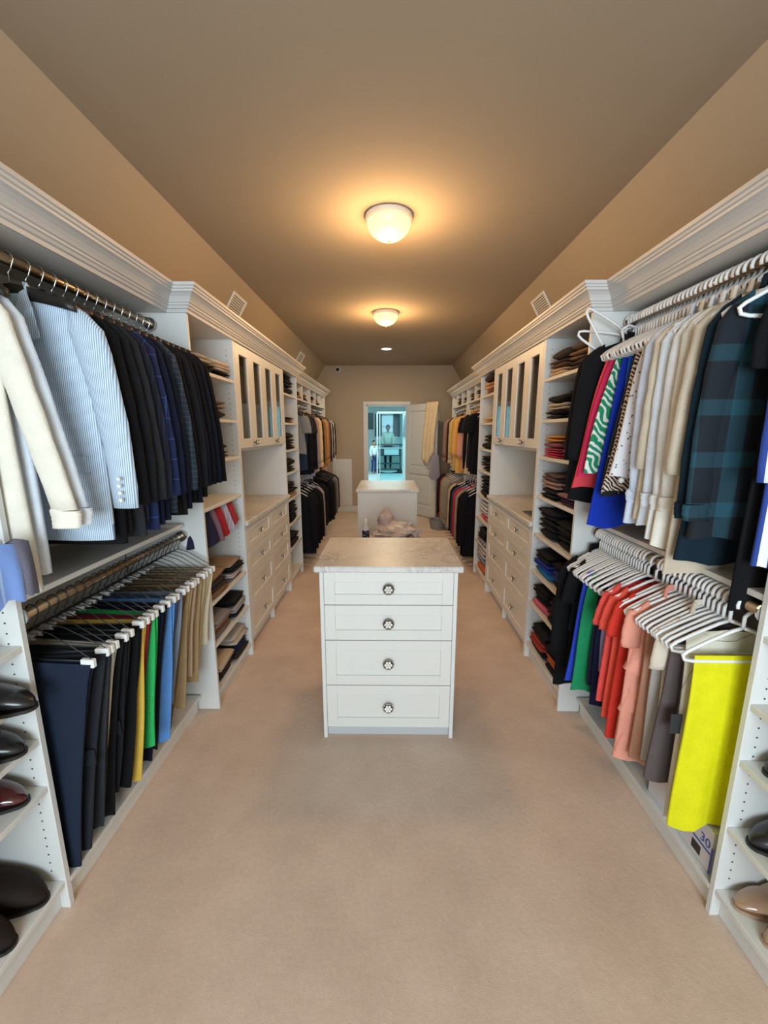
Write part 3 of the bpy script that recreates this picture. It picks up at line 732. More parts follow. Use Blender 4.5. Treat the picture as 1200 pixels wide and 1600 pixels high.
# ================================================================ RIGHT UPPER RAIL
plaid = check('plaid_flannel', hexc('0a121d'), hexc('184653'), .13, .15, .35, .3)
leaf = wavy('leaf_print', hexc('1f8d5f'), hexc('e9efe6'), 15, 9, .62)
zebra = wavy('zebra_print', hexc('2c2422'), hexc('d8c3b2'), 34, 6, .5)
eyelet = spots('eyelet', hexc('e8e6ea'), hexc('7c6a66'), 55, .22)
dots = spots('pin_dot', hexc('0d0e14'), hexc('c9ccd6'), 40, .10)
navystripe = stripes('navy_white_stripe', hexc('e8ebf2'), hexc('27408e'), .034, .45)
RU = [
 ('tee', 1.170, BK, 'long black top behind the striped blouse', 'top', 1.03),
 ('blouse', 1.125, navystripe, 'blue and white striped blouse', 'blouse', 1.18),
 ('shirt', 1.245, plaid, 'dark green and navy plaid flannel shirt', 'shirt', 1.22),
 ('shirt', 1.295, fab('dkteal', '112430'), 'dark teal shirt behind the plaid flannel', 'shirt', 1.14),
 ('blouse', 1.340, fab('beige2', 'c9b8a2'), 'beige blouse with a long tail behind the teal shirt', 'blouse', 1.09),
 ('shirt', 1.40, cream, 'ivory blouse with wide sleeves', 'blouse', 1.16),
 ('shirt', 1.445, white, 'plain white shirt next to the ivory blouse', 'shirt', 1.18),
 ('shirt', 1.49, coolw, 'cool white button shirt in mid rail', 'shirt', 1.20),
 ('blouse', 1.535, fab('cream3', 'd9cdb8'), 'oatmeal blouse between two white shirts', 'blouse', 1.24),
 ('shirt', 1.58, fab('bluewhite', 'd5def0'), 'faint blue white shirt', 'shirt', 1.21),
 ('top', 1.625, fab('tan3', 'b08f78'), 'tan sheer top behind the faint blue shirt', 'top', 1.24),
 ('top', 1.67, eyelet, 'white eyelet lace top with a pompom hem', 'top', 1.37),
 ('top', 1.713, zebra, 'zebra print top', 'top', 1.30),
 ('top', 1.755, dots, 'black pin-dot top', 'top', 1.28),
 ('top', 1.795, fab('royal', '1b5bbd'), 'royal blue blouse with loose sleeves', 'blouse', 1.28),
 ('top', 1.832, fab('cobalt', '1737b0'), 'longer cobalt blue top', 'top', 1.14),
 ('top', 1.87, leaf, 'green and white leaf print top', 'top', 1.38),
 ('top', 1.905, fab('fuchsia', 'd02f5c'), 'raspberry pink top', 'top', 1.34),
 ('top', 1.94, fab('coral2', 'e0484f'), 'coral red top beside the raspberry pink one', 'top', 1.28),
 ('blouse', 1.978, fab('black2', '101013'), 'black blouse beside the coral red top', 'blouse', 1.22),
 ('blouse', 2.02, BK, 'black cardigan hanging last, against the tower panel', 'cardigan', 1.26),
]
for i, (k, y, m, sh, c, hem) in enumerate(RU):
    t = garment(k, m, sh, c, 1, y, 2.045, 'clothes on the near right upper rail', 'white' if i % 3 else 'blush', hem, w=.095 if i < 2 else (.19 if i > 18 else .155), wb=.10 if i < 2 else {11: .24, 12: .23, 13: .215, 10: .14, 14: .15, 15: .22, 16: .25, 17: .26, 18: .27, 19: .25, 20: .25}.get(i, .205), so=.02 if i < 2 else (.03 if 4 < i < 10 else .05), folds=3+R.random()*2, amp=.007, label=sh+', upper right rail', th=.028, rz=R.uniform(-.05, .05))
    if 'eyelet' in sh:
        L = 2.045-hem
        for q in range(9):
            x = -.19+q*.0475; mb = MB().lathe([(.0001, -.013), (.009, -.008), (.013, 0), (.009, .008), (.0001, .013)], (x, -.012, -L-.012), 'z', 8)
            mb.build('pompom', white, t, smooth=True)
# ================================================================ RIGHT LOWER RAIL
RL = [
 ('skirt', 1.165, fab('yellow', 'e2dc14', .6), 'bright yellow sleeveless dress', 'dress', .262, .21, .21),
 ('top', 1.215, fab('ivory4', 'ddd6c4'), 'ivory top with a black swing tag beside the yellow dress', 'top', .24, .19, .13),
 ('top', 1.262, fab('taupe4', '5d5150'), 'taupe brown top behind the ivory one', 'top', .34, .20, .20),
 ('blouse', 1.305, fab('shell', 'd9cbb8'), 'shell white satin blouse', 'blouse', .40, .18, .14),
 ('top', 1.347, fab('greyw', 'bdb9b5'), 'light grey top behind the satin blouse', 'top', .36, .19, .16),
 ('top', 1.390, fab('sand4', 'b7866d'), 'dusty tan top in front of the peach dress', 'top', .30, .2, .17),
 ('blouse', 1.440, fab('peach', 'eda08a'), 'peach dress with ruffled tiers', 'dress', .26, .2, .21),
 ('top', 1.487, fab('pink4', 'd98a80'), 'rose pink top behind the peach dress', 'top', .32, .2, .17),
 ('tee', 1.535, fab('redor', 'd63a2c'), 'tomato red dress', 'dress', .30, .2, .19),
 ('tee', 1.580, fab('coral4', 'ee5a48'), 'coral pleated dress between two red ones', 'dress', .34, .2, .18),
 ('tee', 1.630, fab('coral5', 'e8554f'), 'coral dress with short wide sleeves', 'dress', .40, .205, .19),
 ('top', 1.675, fab('lav', '8f86a8'), 'lavender top behind the coral dresses', 'top', .50, .2, .16),
 ('top', 1.712, fab('navy4', '15183a'), 'ink navy dress next to the green one', 'dress', .30, .2, .17),
 ('top', 1.750, fab('navy5', '1c1f35'), 'dark navy top touching the green one', 'top', .40, .2, .17),
 ('top', 1.79, fab('green4', '1f8f5c'), 'emerald green top', 'top', .32, .22, .24),
 ('top', 1.83, fab('blue4', '2b47c4'), 'bright blue dress', 'dress', .36, .22, .25),
 ('top', 1.868, wavy('blue_print', hexc('e8e8f4'), hexc('2740a0'), 30, 7, .5), 'blue and white printed dress', 'dress', .34, .2, .17),
 ('top', 1.905, wavy('bw_print', hexc('15151a'), hexc('d8d2cc'), 24, 8, .7), 'black dress with white squiggles', 'dress', .34, .19, .17),
 ('tee', 1.945, fab('black5', '101014'), 'black dress third from the tower end', 'dress', .34, .2, .19),
 ('top', 1.983, fab('teal4', '17506a'), 'petrol blue top second from the tower end', 'top', .55, .2, .17),
 ('blouse', 2.022, BK, 'long black dress against the tower panel', 'dress', .22, .22, .22),
]
for i, (k, y, m, sh, c, hem, w_, wb_) in enumerate(RL):
    t = garment(k, m, sh, c, 1, y, 1.045, 'clothes on the near right lower rail', 'white', hem, w=w_*(.72 if k in ('blouse','tee') else .8), wb=wb_*(.62 if i == 0 else .82), folds=2+R.random()*2, amp=.008, label=sh+', lower right rail', th=.024,
                rz=R.uniform(-.06, .06), xoff=0, sl=.16 if k in ('tee', 'blouse') and 'black' not in sh else None, so=.03)
    if 'swing tag' in sh:
        MB().box((-.155, -.030, -.46), (-.12, -.026, -.39), .0005).build('swing_tag', plain('black_card', (.03, .03, .035), .5), t)
        MB().tube([(-.137, -.028, -.39), (-.135, -.024, -.31), (-.10, -.02, -.22)], .0009, 4).build('tag_cord', M_wire, t)
    if 'ruffled' in sh:
        for q in range(3):
            sheet(.135, .165, 0, -.25-q*.17, .25+q*.17+.15, .03, .05, 5, .012, 900+q, hemw=.02, nv=4).build('ruffle', m, t, smooth=True)
# spare hangers leaning at the tower end of the upper right rail
for i, (dx, rz, rx) in enumerate(((0, .5, .12), (.0, .8, -.1))):
    o = mk('clothes_hanger', proto_plastic('white')); o.location = (1.12, 2.02+i*.022, 2.045); o.rotation_euler = (0, [.95, .6][i], [.12, -.1][i])
    tag(o, ['empty white plastic hanger at the tower end of the upper right rail, swung forward', 'empty white plastic hanger at the tower end of the upper right rail, swung back'][i], 'hanger')

for zr, nm, ys in ((2.045, 'upper', [1.215, 1.27, 1.318, 1.37, 1.424, 1.468, 1.513, 1.558, 1.603, 1.648, 1.692, 1.735, 1.775, 1.815, 1.851, 1.888, 1.923, 1.96, 2.0]), (1.045, 'lower', [1.24, 1.284, 1.326, 1.37, 1.415, 1.464, 1.512, 1.652, 1.694, 1.731, 1.771, 1.81, 1.85, 1.887, 1.925, 1.965, 2.003])):
    for q_, y in enumerate(ys):
        src_ = [g for g in D.objects if g.parent is None and g.get('group') == 'clothes on the near right %s rail' % nm and g.type == 'EMPTY']
        nb = min((g for g in src_ if g.location.y > y), key=lambda g: g.location.y)['label'].split(', ')[0]
        nb = ' '.join(nb.split()[:7]); nb = nb.rsplit(' with', 1)[0] if nb.endswith((' with', ' a')) else nb
        for bad in (' a', ' the', ' beside', ' with', ' in', ' of', ' behind', ' from', ' two', ' between'):
            while nb.endswith(bad): nb = nb[:-len(bad)]
        o = mk('clothes_hanger', proto_plastic('white')); o.location = (RX(zr), y, zr-.005); o.rotation_euler = (0, 0, R.uniform(-.08, .08))
        tag(o, 'spare white hanger just before the %s, %s right rail' % (nb, nm), 'hanger', 'spare hangers on the near right %s rail' % nm)

# ================================================================ FAR RAILS
def far(s, zrod, items, y0, dy, grp, hg, w=.215, hem0=None):
    nm = grp.split(' on the ')[-1]
    for i, (k, hx_, desc, hem) in enumerate(items):
        m = fab('far_'+hx_, hx_); cat = {'tee': 'top', 'top': 'top', 'blouse': 'blouse', 'shirt': 'shirt', 'jacket': 'jacket', 'coat': 'coat', 'trousers': 'trousers'}[k]
        garment(k, m, desc+', '+nm, cat, s, y0+i*dy, zrod, grp, hg, hem, w=w, label=desc+', '+nm, rz=R.uniform(-.06, .06), amp=.006, th=.036)
far(-1, 1.86, [('tee', '8b8a86', 'grey sleeve top nearest the tower', 1.30), ('tee', '26324a', 'slate navy polo', 1.12), ('shirt', '0f1015', 'black shirt behind the slate polo', 1.05), ('tee', '33282a', 'dark plum top', 1.10), ('shirt', '14151a', 'black shirt behind the plum top', 1.06),
    ('shirt', '9a93a4', 'lilac grey shirt', 1.02), ('shirt', 'b59d97', 'dusty pink shirt', 1.04), ('shirt', 'e3cda2', 'pale straw shirt', 1.05), ('shirt', 'ecdcc0', 'cream shirt beside the straw one', 1.07), ('jacket', '17181c', 'black jacket mid row', 1.05)], 4.56, .112, 'shirts on the first far left upper rail', 'black')
far(-1, 1.86, [('shirt', 'b6824a', 'caramel shirt', 1.02), ('shirt', 'c79a62', 'golden tan shirt', 1.00), ('shirt', 'a88b78', 'mushroom shirt', 1.04), ('shirt', '8e4b38', 'rust shirt', 1.05), ('shirt', '2a2426', 'brown black shirt', 1.10),
    ('shirt', 'a3a4b3', 'silver blue shirt', 1.10), ('jacket', '121318', 'black jacket in the farther row', 1.08), ('shirt', 'e1d9d0', 'off-white shirt', 1.12), ('jacket', '15161b', 'black jacket ending the row', 1.15)], 5.86, .118, 'shirts on the last far left upper rail', 'black')
far(-1, .985, [('jacket', '101116', 'black tailcoat nearest the tower', .20), ('jacket', '16171c', 'black coat with a white hanger showing', .12), ('jacket', '0e0f12', 'plain black coat third in the row', .14), ('jacket', '1b1a1e', 'soft black coat fourth in the row', .16), ('shirt', 'ad9ea6', 'mauve grey cardigan', .24), ('jacket', '131419', 'black jacket behind the mauve cardigan', .3), ('jacket', '1a1c20', 'dark jacket before the panel', .3)], 4.60, .15, 'coats on the first far left lower rail', 'white')
far(-1, .985, [('jacket', '111217', 'black zip jacket', .28), ('jacket', '181a1f', 'black jacket with green chest stripes', .22), ('jacket', '2a2c31', 'graphite jacket', .26), ('jacket', '6b6661', 'warm grey jacket', .26), ('jacket', '817b75', 'lighter grey jacket', .3), ('jacket', '1d2438', 'navy jacket ending the row', .3)], 5.90, .17, 'jackets on the last far left lower rail', 'black')
far(1, 1.86, [('tee', '0d0d10', 'black tee nearest the tower', 1.08), ('tee', '111116', 'black tee second in the row', 1.10), ('tee', '22263b', 'slate blue tee', 1.14), ('top', 'cbb795', 'pale straw top behind the tees', 1.05), ('tee', '141419', 'black tee fifth in the row', 1.10),
    ('blouse', 'd79b84', 'salmon blouse', 1.06), ('blouse', 'd99a45', 'amber blouse', 1.04), ('blouse', 'e3b565', 'honey yellow blouse', 1.02), ('blouse', 'e8c47e', 'light golden blouse', 1.0)], 4.56, .12, 'tops on the first far right upper rail', 'white')
far(1, 1.86, [('blouse', 'dcb569', 'yellow printed blouse', 1.0), ('shirt', 'ceb58c', 'wheat shirt', 1.05), ('shirt', '2b2226', 'dark plum shirt', 1.1), ('shirt', '8e6d63', 'dusty rose brown shirt', 1.12), ('shirt', '9a7f78', 'pale mauve shirt', 1.1), ('shirt', '6e5f60', 'grey mauve shirt ending the row', 1.1)], 5.86, .16, 'blouses on the last far right upper rail', 'white')
far(1, .985, [('coat', '0d0d11', 'long black coat nearest the tower', .12), ('coat', '121216', 'black coat second in the row', .10), ('coat', 'a8978a', 'putty coat sliver', .2), ('coat', 'c43a4e', 'crimson coat', .18), ('coat', '4c4a66', 'slate purple coat', .2), ('coat', '15151c', 'black coat after the purple one', .2), ('coat', 'd3c3a4', 'cream coat', .2)], 4.62, .15, 'coats on the first far right lower rail', 'white')
far(1, .985, [('shirt', '9c9186', 'warm grey sweater', .24), ('shirt', 'a39a8c', 'greige sweater', .26), ('shirt', '8fa396', 'pale sage shirt', .26), ('shirt', 'b6614c', 'brick shirt', .3), ('shirt', '221f22', 'charcoal shirt', .28), ('shirt', '17181d', 'black shirt ending the row', .28)], 5.95, .16, 'sweaters on the last far right lower rail', 'white')

# ================================================================ FOLDED CLOTHES
def folded_mb(dx, dy, h, seed, mess=.15):
    rr = random.Random(seed); rows = []; n = 11
    mb = MB(); layers = 1 if seed % 3 == 0 else 2; lh = h/layers
    for l in range(layers):
        rows = []; ph = rr.uniform(0, 6); offx = rr.uniform(-.008, .008)
        for j in range(n+1):
            u = -1+2*j/n; e = max((1-abs(u)**5), 0)**.5
            e = max(e, .40); row = []
            for k in range(14):
                a = 2*PI*k/14; c, s_ = math.cos(a), math.sin(a)
                yy = math.copysign(abs(c)**.6, c)*dy/2*(.86+.14*e); zz = math.copysign(abs(s_)**.8, s_)*lh*.56*e
                nz = noise.noise(Vector((u*1.7+seed, yy*9, l*3+ph)))*mess*h*.45
                row.append((u*dx/2+offx+nz*.6*abs(c), yy*(1+.05*math.sin(ph+u*4)) + nz*.4, max(0.0, lh*(l+.5)+zz+ (nz if s_ > 0 else 0))))
            rows.append(row)
        mb.grid(rows, True, cap=True)
    return mb
SHELFN = {}
def stack(s, y, shelf_z, cols, face, where, dx=.27, dy=.22, h=.04, rot=0, kind='garment', off=0, group=None, mess=.3):
    z = shelf_z+.001; n = len(cols)
    ords = {1: ['alone'], 2: ['bottom', 'top'], 3: ['bottom', 'middle', 'top'], 4: ['bottom', 'second', 'third', 'top'], 5: ['bottom', 'second', 'middle', 'fourth', 'top']}[n]
    for i, (hx_, nm) in enumerate(cols):
        SEED[0] += 1; hh = h*R.uniform(.8, 1.25)
        d = dx*R.uniform(.9, 1.05)
        me = folded_mb(d, dy*R.uniform(.9, 1.06), hh, SEED[0], mess)
        o = me.build('folded_garment', fab('fold_'+hx_, hx_), smooth=True)
        o.location = (s*(face+.008+d/2+off+R.uniform(0, .02)), y+R.uniform(-.006, .006), z); o.rotation_euler = (0, 0, rot+R.uniform(-.06, .06))
        pos = 'alone' if n == 1 else ords[i]
        tag(o, 'folded %s, %s of the %s' % (nm, pos, where), 'clothing', 'folded clothes, '+where)
        z += hh*1.02+.001
ordn = ['lowest', 'second', 'third', 'fourth', 'fifth', 'sixth', 'seventh', 'top']
LT1 = 'near left tower'; RT1 = 'near right tower'; LT2 = 'far left tower'; RT2 = 'far right tower'
B = lambda nm: ('15151a', nm)
# left tower 1
stack(-1, 2.26, .095, [('17171b', 'black trousers'), ('3a2a1e', 'dark brown sweater'), ('c0ad96', 'oatmeal knit')], TX, 'near pile, lowest shelf, '+LT1, dy=.24)
stack(-1, 2.52, .095, [('2b2723', 'dark olive sweater'), ('1b2348', 'navy blue sweater'), ('bdb1a4', 'beige marled sweater')], TX, 'far pile, lowest shelf, '+LT1, dy=.23, h=.05)
stack(-1, 2.26, .377, [('6e5f58', 'taupe sweater'), ('b06a3c', 'rust orange knit'), ('8a8488', 'grey knit')], TX, 'near pile, second shelf, '+LT1, dy=.24, h=.035)
stack(-1, 2.52, .377, [('16161a', 'black jeans'), ('a3a09e', 'light grey tee'), ('141417', 'black sweatshirt')], TX, 'far pile, second shelf, '+LT1, dy=.23, h=.045)
stack(-1, 2.25, .625, [('79593f', 'brown knit'), ('3a3030', 'dark maroon knit'), ('9b826b', 'tan knit')], TX, 'near pile, third shelf, '+LT1, dy=.24, h=.04)
stack(-1, 2.52, .625, [('75686b', 'mauve grey tee'), ('d0c0b8', 'pale pink tee'), ('1a1a1e', 'black tee'), ('a08a74', 'camel tee')], TX, 'far pile, third shelf, '+LT1, dy=.23, h=.03)
stack(-1, 2.52, 1.86, [('111114', 'black sweater'), ('cdbba4', 'cream ribbed sweater'), ('d8c9b6', 'ivory sweater')], TX, 'far pile, upper shelf, '+LT1, dy=.24, h=.035)
stack(-1, 2.26, 1.86, [('141418', 'black knit'), ('b9ab9a', 'stone knit')], TX, 'near pile, upper shelf, '+LT1, dy=.23, h=.04)
stack(-1, 2.40, 1.62, [('222226', 'charcoal knit'), ('6d5a4d', 'brown marled knit')], TX, 'pile, second highest shelf, '+LT1, dy=.3, h=.045)
stack(-1, 2.40, 1.395, [('3a3a40', 'grey knit'), ('17171b', 'black knit')], TX, 'pile, third highest shelf, '+LT1, dy=.3, h=.045)
# right tower 1
def rt(z, nm, near, farr, h=.045, off=0):
    if near: stack(1, 2.23, z, near, TX, 'near pile, '+nm+' shelf, '+RT1, dy=.235, h=h, off=off, mess=.6)
    if farr: stack(1, 2.50, z, farr, TX, 'far pile, '+nm+' shelf, '+RT1, dy=.245, h=h, off=off, mess=.6)
rt(1.865, 'top', [('46352b', 'brown sweater'), ('7b5f4a', 'mocha sweater'), ('5b4a40', 'cocoa knit')], [('c8ae8e', 'sand sweater'), ('5a4437', 'chestnut sweater'), ('3b322e', 'dark brown knit')], .05)
rt(1.62, 'seventh', [('121216', 'black knit'), ('1a181c', 'soft black knit'), ('17171b', 'jet black knit')], [('15151a', 'black scarf'), ('c9bba8', 'cream and black knit'), ('101013', 'black cardigan')], .045)
rt(1.395, 'sixth', [('b08a70', 'fawn knit'), ('c7a98c', 'biscuit knit'), ('221e22', 'black knit')], [('c93560', 'hot pink knit'), ('b0405a', 'raspberry knit'), ('8b5560', 'rose knit'), ('c99040', 'ochre knit')], .032)
rt(1.145, 'fifth', [('4a2a42', 'plum sweater'), ('8d6f7c', 'mauve sweater'), ('16161b', 'black sweater')], [('1b1b21', 'black jumper'), ('232329', 'charcoal jumper'), ('a88a80', 'blush tee'), ('5d4a4e', 'brown lace top')], .035)
rt(.895, 'fourth', [('121217', 'black leggings'), ('18181d', 'black jeans'), ('0f0f13', 'black pants')], [('101015', 'black slacks'), ('15151b', 'black ponte pants'), ('1b1b21', 'black cords')], .05)
rt(.645, 'third', [('15181f', 'blue black sweater'), ('28347a', 'indigo sweater'), ('17171c', 'black pullover')], [('1f78b8', 'bright blue sweater'), ('2a3f9c', 'cobalt sweater'), ('14141a', 'black turtleneck')], .05)
rt(.42, 'second', [('141418', 'black skirt'), ('2e1b20', 'dark wine skirt'), ('121216', 'black tunic')], [('d56a80', 'pink skirt'), ('1a1a1f', 'black tube skirt'), ('131317', 'black wool skirt')], .045)
rt(.12, 'lowest', [('17171c', 'black bag liner'), ('c46a45', 'burnt orange clutch cloth'), ('121216', 'black wrap')], [('15151a', 'black shawl'), ('a03a30', 'brick red shawl'), ('1c1c20', 'black throw')], .05)
# tower 2 left and right
def t2(s, side, rows_):
    for z, nm, cols, h in rows_: stack(s, 4.16, z, cols, TX, 'pile, '+nm+' shelf, '+side, dx=.24, dy=.34, h=h, mess=.5)
t2(-1, LT2, [(.40, 'second', [('2a2024', 'dark plum knit'), ('17171b', 'black knit')], .05), (.65, 'third', [('131318', 'black jeans'), ('1a1a20', 'dark jeans'), ('101014', 'black tee')], .06),
    (.895, 'fourth', [('a3886c', 'tan sweater'), ('15151a', 'black sweater'), ('1c1c22', 'charcoal sweater')], .045), (1.155, 'fifth', [('15151a', 'black tee'), ('101013', 'black hoodie')], .06),
    (1.375, 'sixth', [('141419', 'black pullover'), ('1a1a1e', 'black cardigan'), ('111115', 'black vest')], .055), (1.63, 'seventh', [('6b4a3c', 'brown belt roll'), ('2b2020', 'dark brown knit')], .025), (1.90, 'top', [('15151a', 'black duffel'), ('1c1a1c', 'black beanie pile'), ('121215', 'black bag')], .06)])
t2(1, RT2, [(.10, 'lowest', [('cf6a3a', 'orange cloth'), ('8d94b0', 'periwinkle cloth'), ('b9b4bc', 'silver cloth')], .07), (.40, 'second', [('8a8694', 'lilac grey top'), ('16161b', 'black tank'), ('1b1b1f', 'black bodysuit')], .05),
    (.65, 'third', [('d86070', 'coral pink cloth'), ('d6d6da', 'white cotton top'), ('c5c6d0', 'pale grey top')], .06), (.895, 'fourth', [('101014', 'black sweater'), ('17171c', 'black knit'), ('141418', 'black jumper')], .065),
    (1.155, 'fifth', [('121216', 'black tee'), ('2b2b30', 'charcoal tee'), ('15151a', 'black polo')], .055), (1.375, 'sixth', [('131317', 'black tights pile'), ('1a1a1f', 'black camisole')], .07), (1.63, 'seventh', [('c9ab7a', 'straw knit'), ('d2b98d', 'butter knit')], .03),
    (1.90, 'top', [('8a5a44', 'copper scarf'), ('c79a7a', 'apricot scarf'), ('2a1f1c', 'dark brown fur hat')], .055)])
for s, nm in ((-1, 'left'), (1, 'right')):
    for i, (yy, c, d) in enumerate(((4.63, '6d4a34', 'brown knit'), (5.03, '87705a', 'tan knit'), (5.47, '2c2420', 'dark knit'), (5.95, '9a8370', 'beige knit'), (6.36, '3a2c24', 'dark brown knit'))):
        stack(s, yy, 1.93, [(c, d), ('1a1816' if i % 2 else '6a5140', 'black scarf' if i % 2 else 'brown scarf')], FX, 'pile, '+ordn[i].replace('lowest', 'first')+' overhead cubby, far '+nm, dx=.2, dy=.26, h=.045)

# hanging shirts in the open space of left tower 1
for i, (yy, c, d, hm) in enumerate(((2.16, '26253c', 'dark navy patterned scarf', .93), (2.23, '7c6272', 'mauve scarf', .92), (2.31, 'a3262e', 'red scarf', .95), (2.40, '9a97b8', 'lavender striped scarf', .95), (2.48, 'a8343a', 'brick red scarf', .97))):
    SEED[0] += 1
    o = sheet(.05, .11, .01, 0, 1.125-hm, .012, .035, 3, .006, SEED[0], hemw=.012, nv=9).build('hanging_scarf', stripes('lav_stripe', hexc(c), hexc('c9c4d6'), .02) if 'striped' in d else fab('s_'+c, c), smooth=True)
    o.location = (-1.0, yy, 1.131); o.rotation_euler = (0, 0, 1.15); tag(o, d+' hanging under the fourth shelf of the near left tower', 'scarf', 'scarves hanging in the left tower')

# ================================================================ SHOES
def shoe(s, x_toe, y, z, L, W, H, mat, label, solemat=None, kind='oxford', rz=0, heel=.0, lace=None):
    """toe points into the corridor"""
    o = thing({'oxford': 'leather_shoe', 'boot': 'ankle_boot', 'pump': 'high_heel_shoe'}[kind], label, 'shoe' if kind != 'boot' else 'boot', (x_toe, y, z), None, (0, 0, (0 if s < 0 else PI)+rz))
    # local: toe at x=0, heel at x=-L
    n = 22; rows = []; srows = []; b = .010
    for j in range(n+1):
        u = math.sin(j/n*PI/2)**.9; x = -L*(1-u) if True else 0    # u=0 heel, 1 toe
        wv = W/2*(.60+.40*math.sin(min(1, u/.6)*PI/2)-.06*math.exp(-((u-.38)/.12)**2))
        if u > .62: wv *= math.sqrt(max(.0, 1-((u-.62)/.38)**1.5))*.97+.03
        if u < .08: wv *= .6+.4*(u/.08)**.5
        lift = heel*(1-min(1, u/.62))**1.0 if heel else 0
        if kind == 'pump': hh = (.055 if u < .25 else (.055-.03*min(1, (u-.25)/.3)) if u < .6 else .035)*(1-.35*max(0, u-.7)/.3)
        elif kind == 'boot': hh = .045+.045*math.sin(min(1, (1-u)*1.6)*PI/2) if u > .4 else .10
        else: hh = H*(1.0 if u < .3 else 1-.52*((u-.3)/.7)**.8)
        if u > .8: hh *= 1-.55*((u-.8)/.2)**2
        row = []
        for k in range(12):
            a = 2*PI*k/12; c, s_ = math.cos(a), math.sin(a)
            row.append((x, math.copysign(abs(c)**.9, c)*wv*(1-.28*max(0, s_)**1.5), b+lift+hh*.5+math.copysign(abs(s_)**.75, s_)*hh*.5))
        rows.append(row); sw = wv*1.07
        srows.append([(x+(.004 if u > .95 else 0), -sw, lift), (x+(.004 if u > .95 else 0), sw, lift), (x+(.004 if u > .95 else 0), sw, lift+b), (x+(.004 if u > .95 else 0), -sw, lift+b)])
    MB().grid(rows, True, cap=True).build('upper', mat, o, smooth=True)
    MB().grid(srows, True, cap=True).build('sole', solemat or M_blackw, o)
    if heel: MB().lathe([(.02, heel), (.009, heel*.6), (.007, .004), (.009, 0), (.001, 0)], (-L+.03, 0, 0), 'z', 10).build('heel', solemat or mat, o, smooth=True)
    elif kind != 'pump': MB().box((-L, -W*.34, -.0), (-L*.72, W*.34, .012), .002).build('heel', M_blackw, o)
    if kind == 'boot':
        MB().tube([(-L*.78, 0, .08), (-L*.80, 0, .16), (-L*.82, 0, .30)], [.048, .050, .055], 14, flat=.85).build('shaft', mat, o, smooth=True)
    if kind == 'oxford':
        mb = MB()
        for q in range(5):
            xx = -L*(.42+.055*q); zz = b+H*(.80+.04*q)
            mb.tube([(xx, -.02, zz-.006), (xx-.004, 0, zz), (xx, .02, zz-.006)], .0016, 5)
        mb.build('laces', lace or M_wire, o)
        MB().lathe([(.030, 0), (.034, .006), (.030, .010)], (-L*.80, 0, b+H*.93), 'z', 14).build('collar_rim', mat, o, smooth=True)
    return o
L_black = plain('black_leather', (.012, .012, .013), .28, coat=.3); L_brown = plain('dark_brown_suede', (.017, .010, .007), .7, bump=.2, bscale=200, spec=.2)
L_burg = plain('burgundy_patent', (.07, .006, .008), .08, coat=1); L_nude = plain('nude_patent', (.40, .24, .15), .1, coat=1); L_olive = plain('black_olive_leather', (.03, .028, .02), .35)
shoe(-1, -.99, 1.02, .786, .30, .10, .08, L_black, 'black lace-up shoe jutting past the shelf edge, nearest the trousers, front left tower')
shoe(-1, -1.0, .915, .786, .29, .10, .08, L_black, 'black lace-up shoe beside the jutting one, front left tower')
shoe(-1, -1.045, 1.02, .639, .28, .10, .075, L_black, 'black shoe on the shelf under the jutting shoe, rear one of the pair')
shoe(-1, -1.045, .91, .639, .29, .105, .065, L_olive, 'round-toed olive black loafer on the shelf above the burgundy shoe')
shoe(-1, -1.065, 1.02, .472, .29, .10, .07, L_burg, 'glossy burgundy dress shoe with a black lace, front left tower', lace=M_wire)
shoe(-1, -1.11, .91, .472, .28, .10, .07, plain('brown_leather', (.10, .035, .015), .3), 'brown dress shoe beside the glossy burgundy one')
shoe(-1, -1.062, 1.02, .111, .30, .105, .075, L_brown, 'dark brown suede ankle boot on the bottom left shelf, nearer the trousers', kind='boot')
shoe(-1, -1.062, .905, .111, .30, .105, .075, L_brown, 'dark brown suede ankle boot on the bottom left shelf, nearer the camera', kind='boot')
shoe(-1, -1.09, 1.0, .945, .27, .10, .08, L_black, 'black shoe on the highest visible shelf of the front left tower')
o = MB().box((-1.30, .83, .945), (-1.095, .91, 1.0), .004).build('shoe_box', plain('white_card', (.8, .8, .78), .6)); tag(o, 'small white box beside the black shoe on the highest visible left shelf', 'box')
shoe(1, 1.072, 1.03, .107, .24, .085, .055, L_nude, 'nude patent high heel on the bottom right shelf, nearer the dresses', L_nude, 'pump', heel=.07)
shoe(1, 1.08, .935, .107, .24, .085, .055, L_nude, 'nude patent high heel on the bottom right shelf, nearer the camera', L_nude, 'pump', heel=.07)
shoe(1, 1.07, 1.02, .346, .26, .10, .085, L_black, 'black leather shoe on the second right shelf above the nude heels', kind='oxford')
shoe(1, 1.075, .91, .346, .26, .10, .085, L_black, 'black leather shoe on the second right shelf, camera side of the pair', kind='oxford')
shoe(1, 1.08, 1.025, .585, .25, .09, .07, L_olive, 'dark flat shoe on the third right shelf', kind='oxford')
shoe(1, 1.09, 1.02, .986, .25, .09, .07, plain('tan_leather', (.25, .13, .07), .35), 'tan brown shoe on the fifth right shelf', kind='oxford')
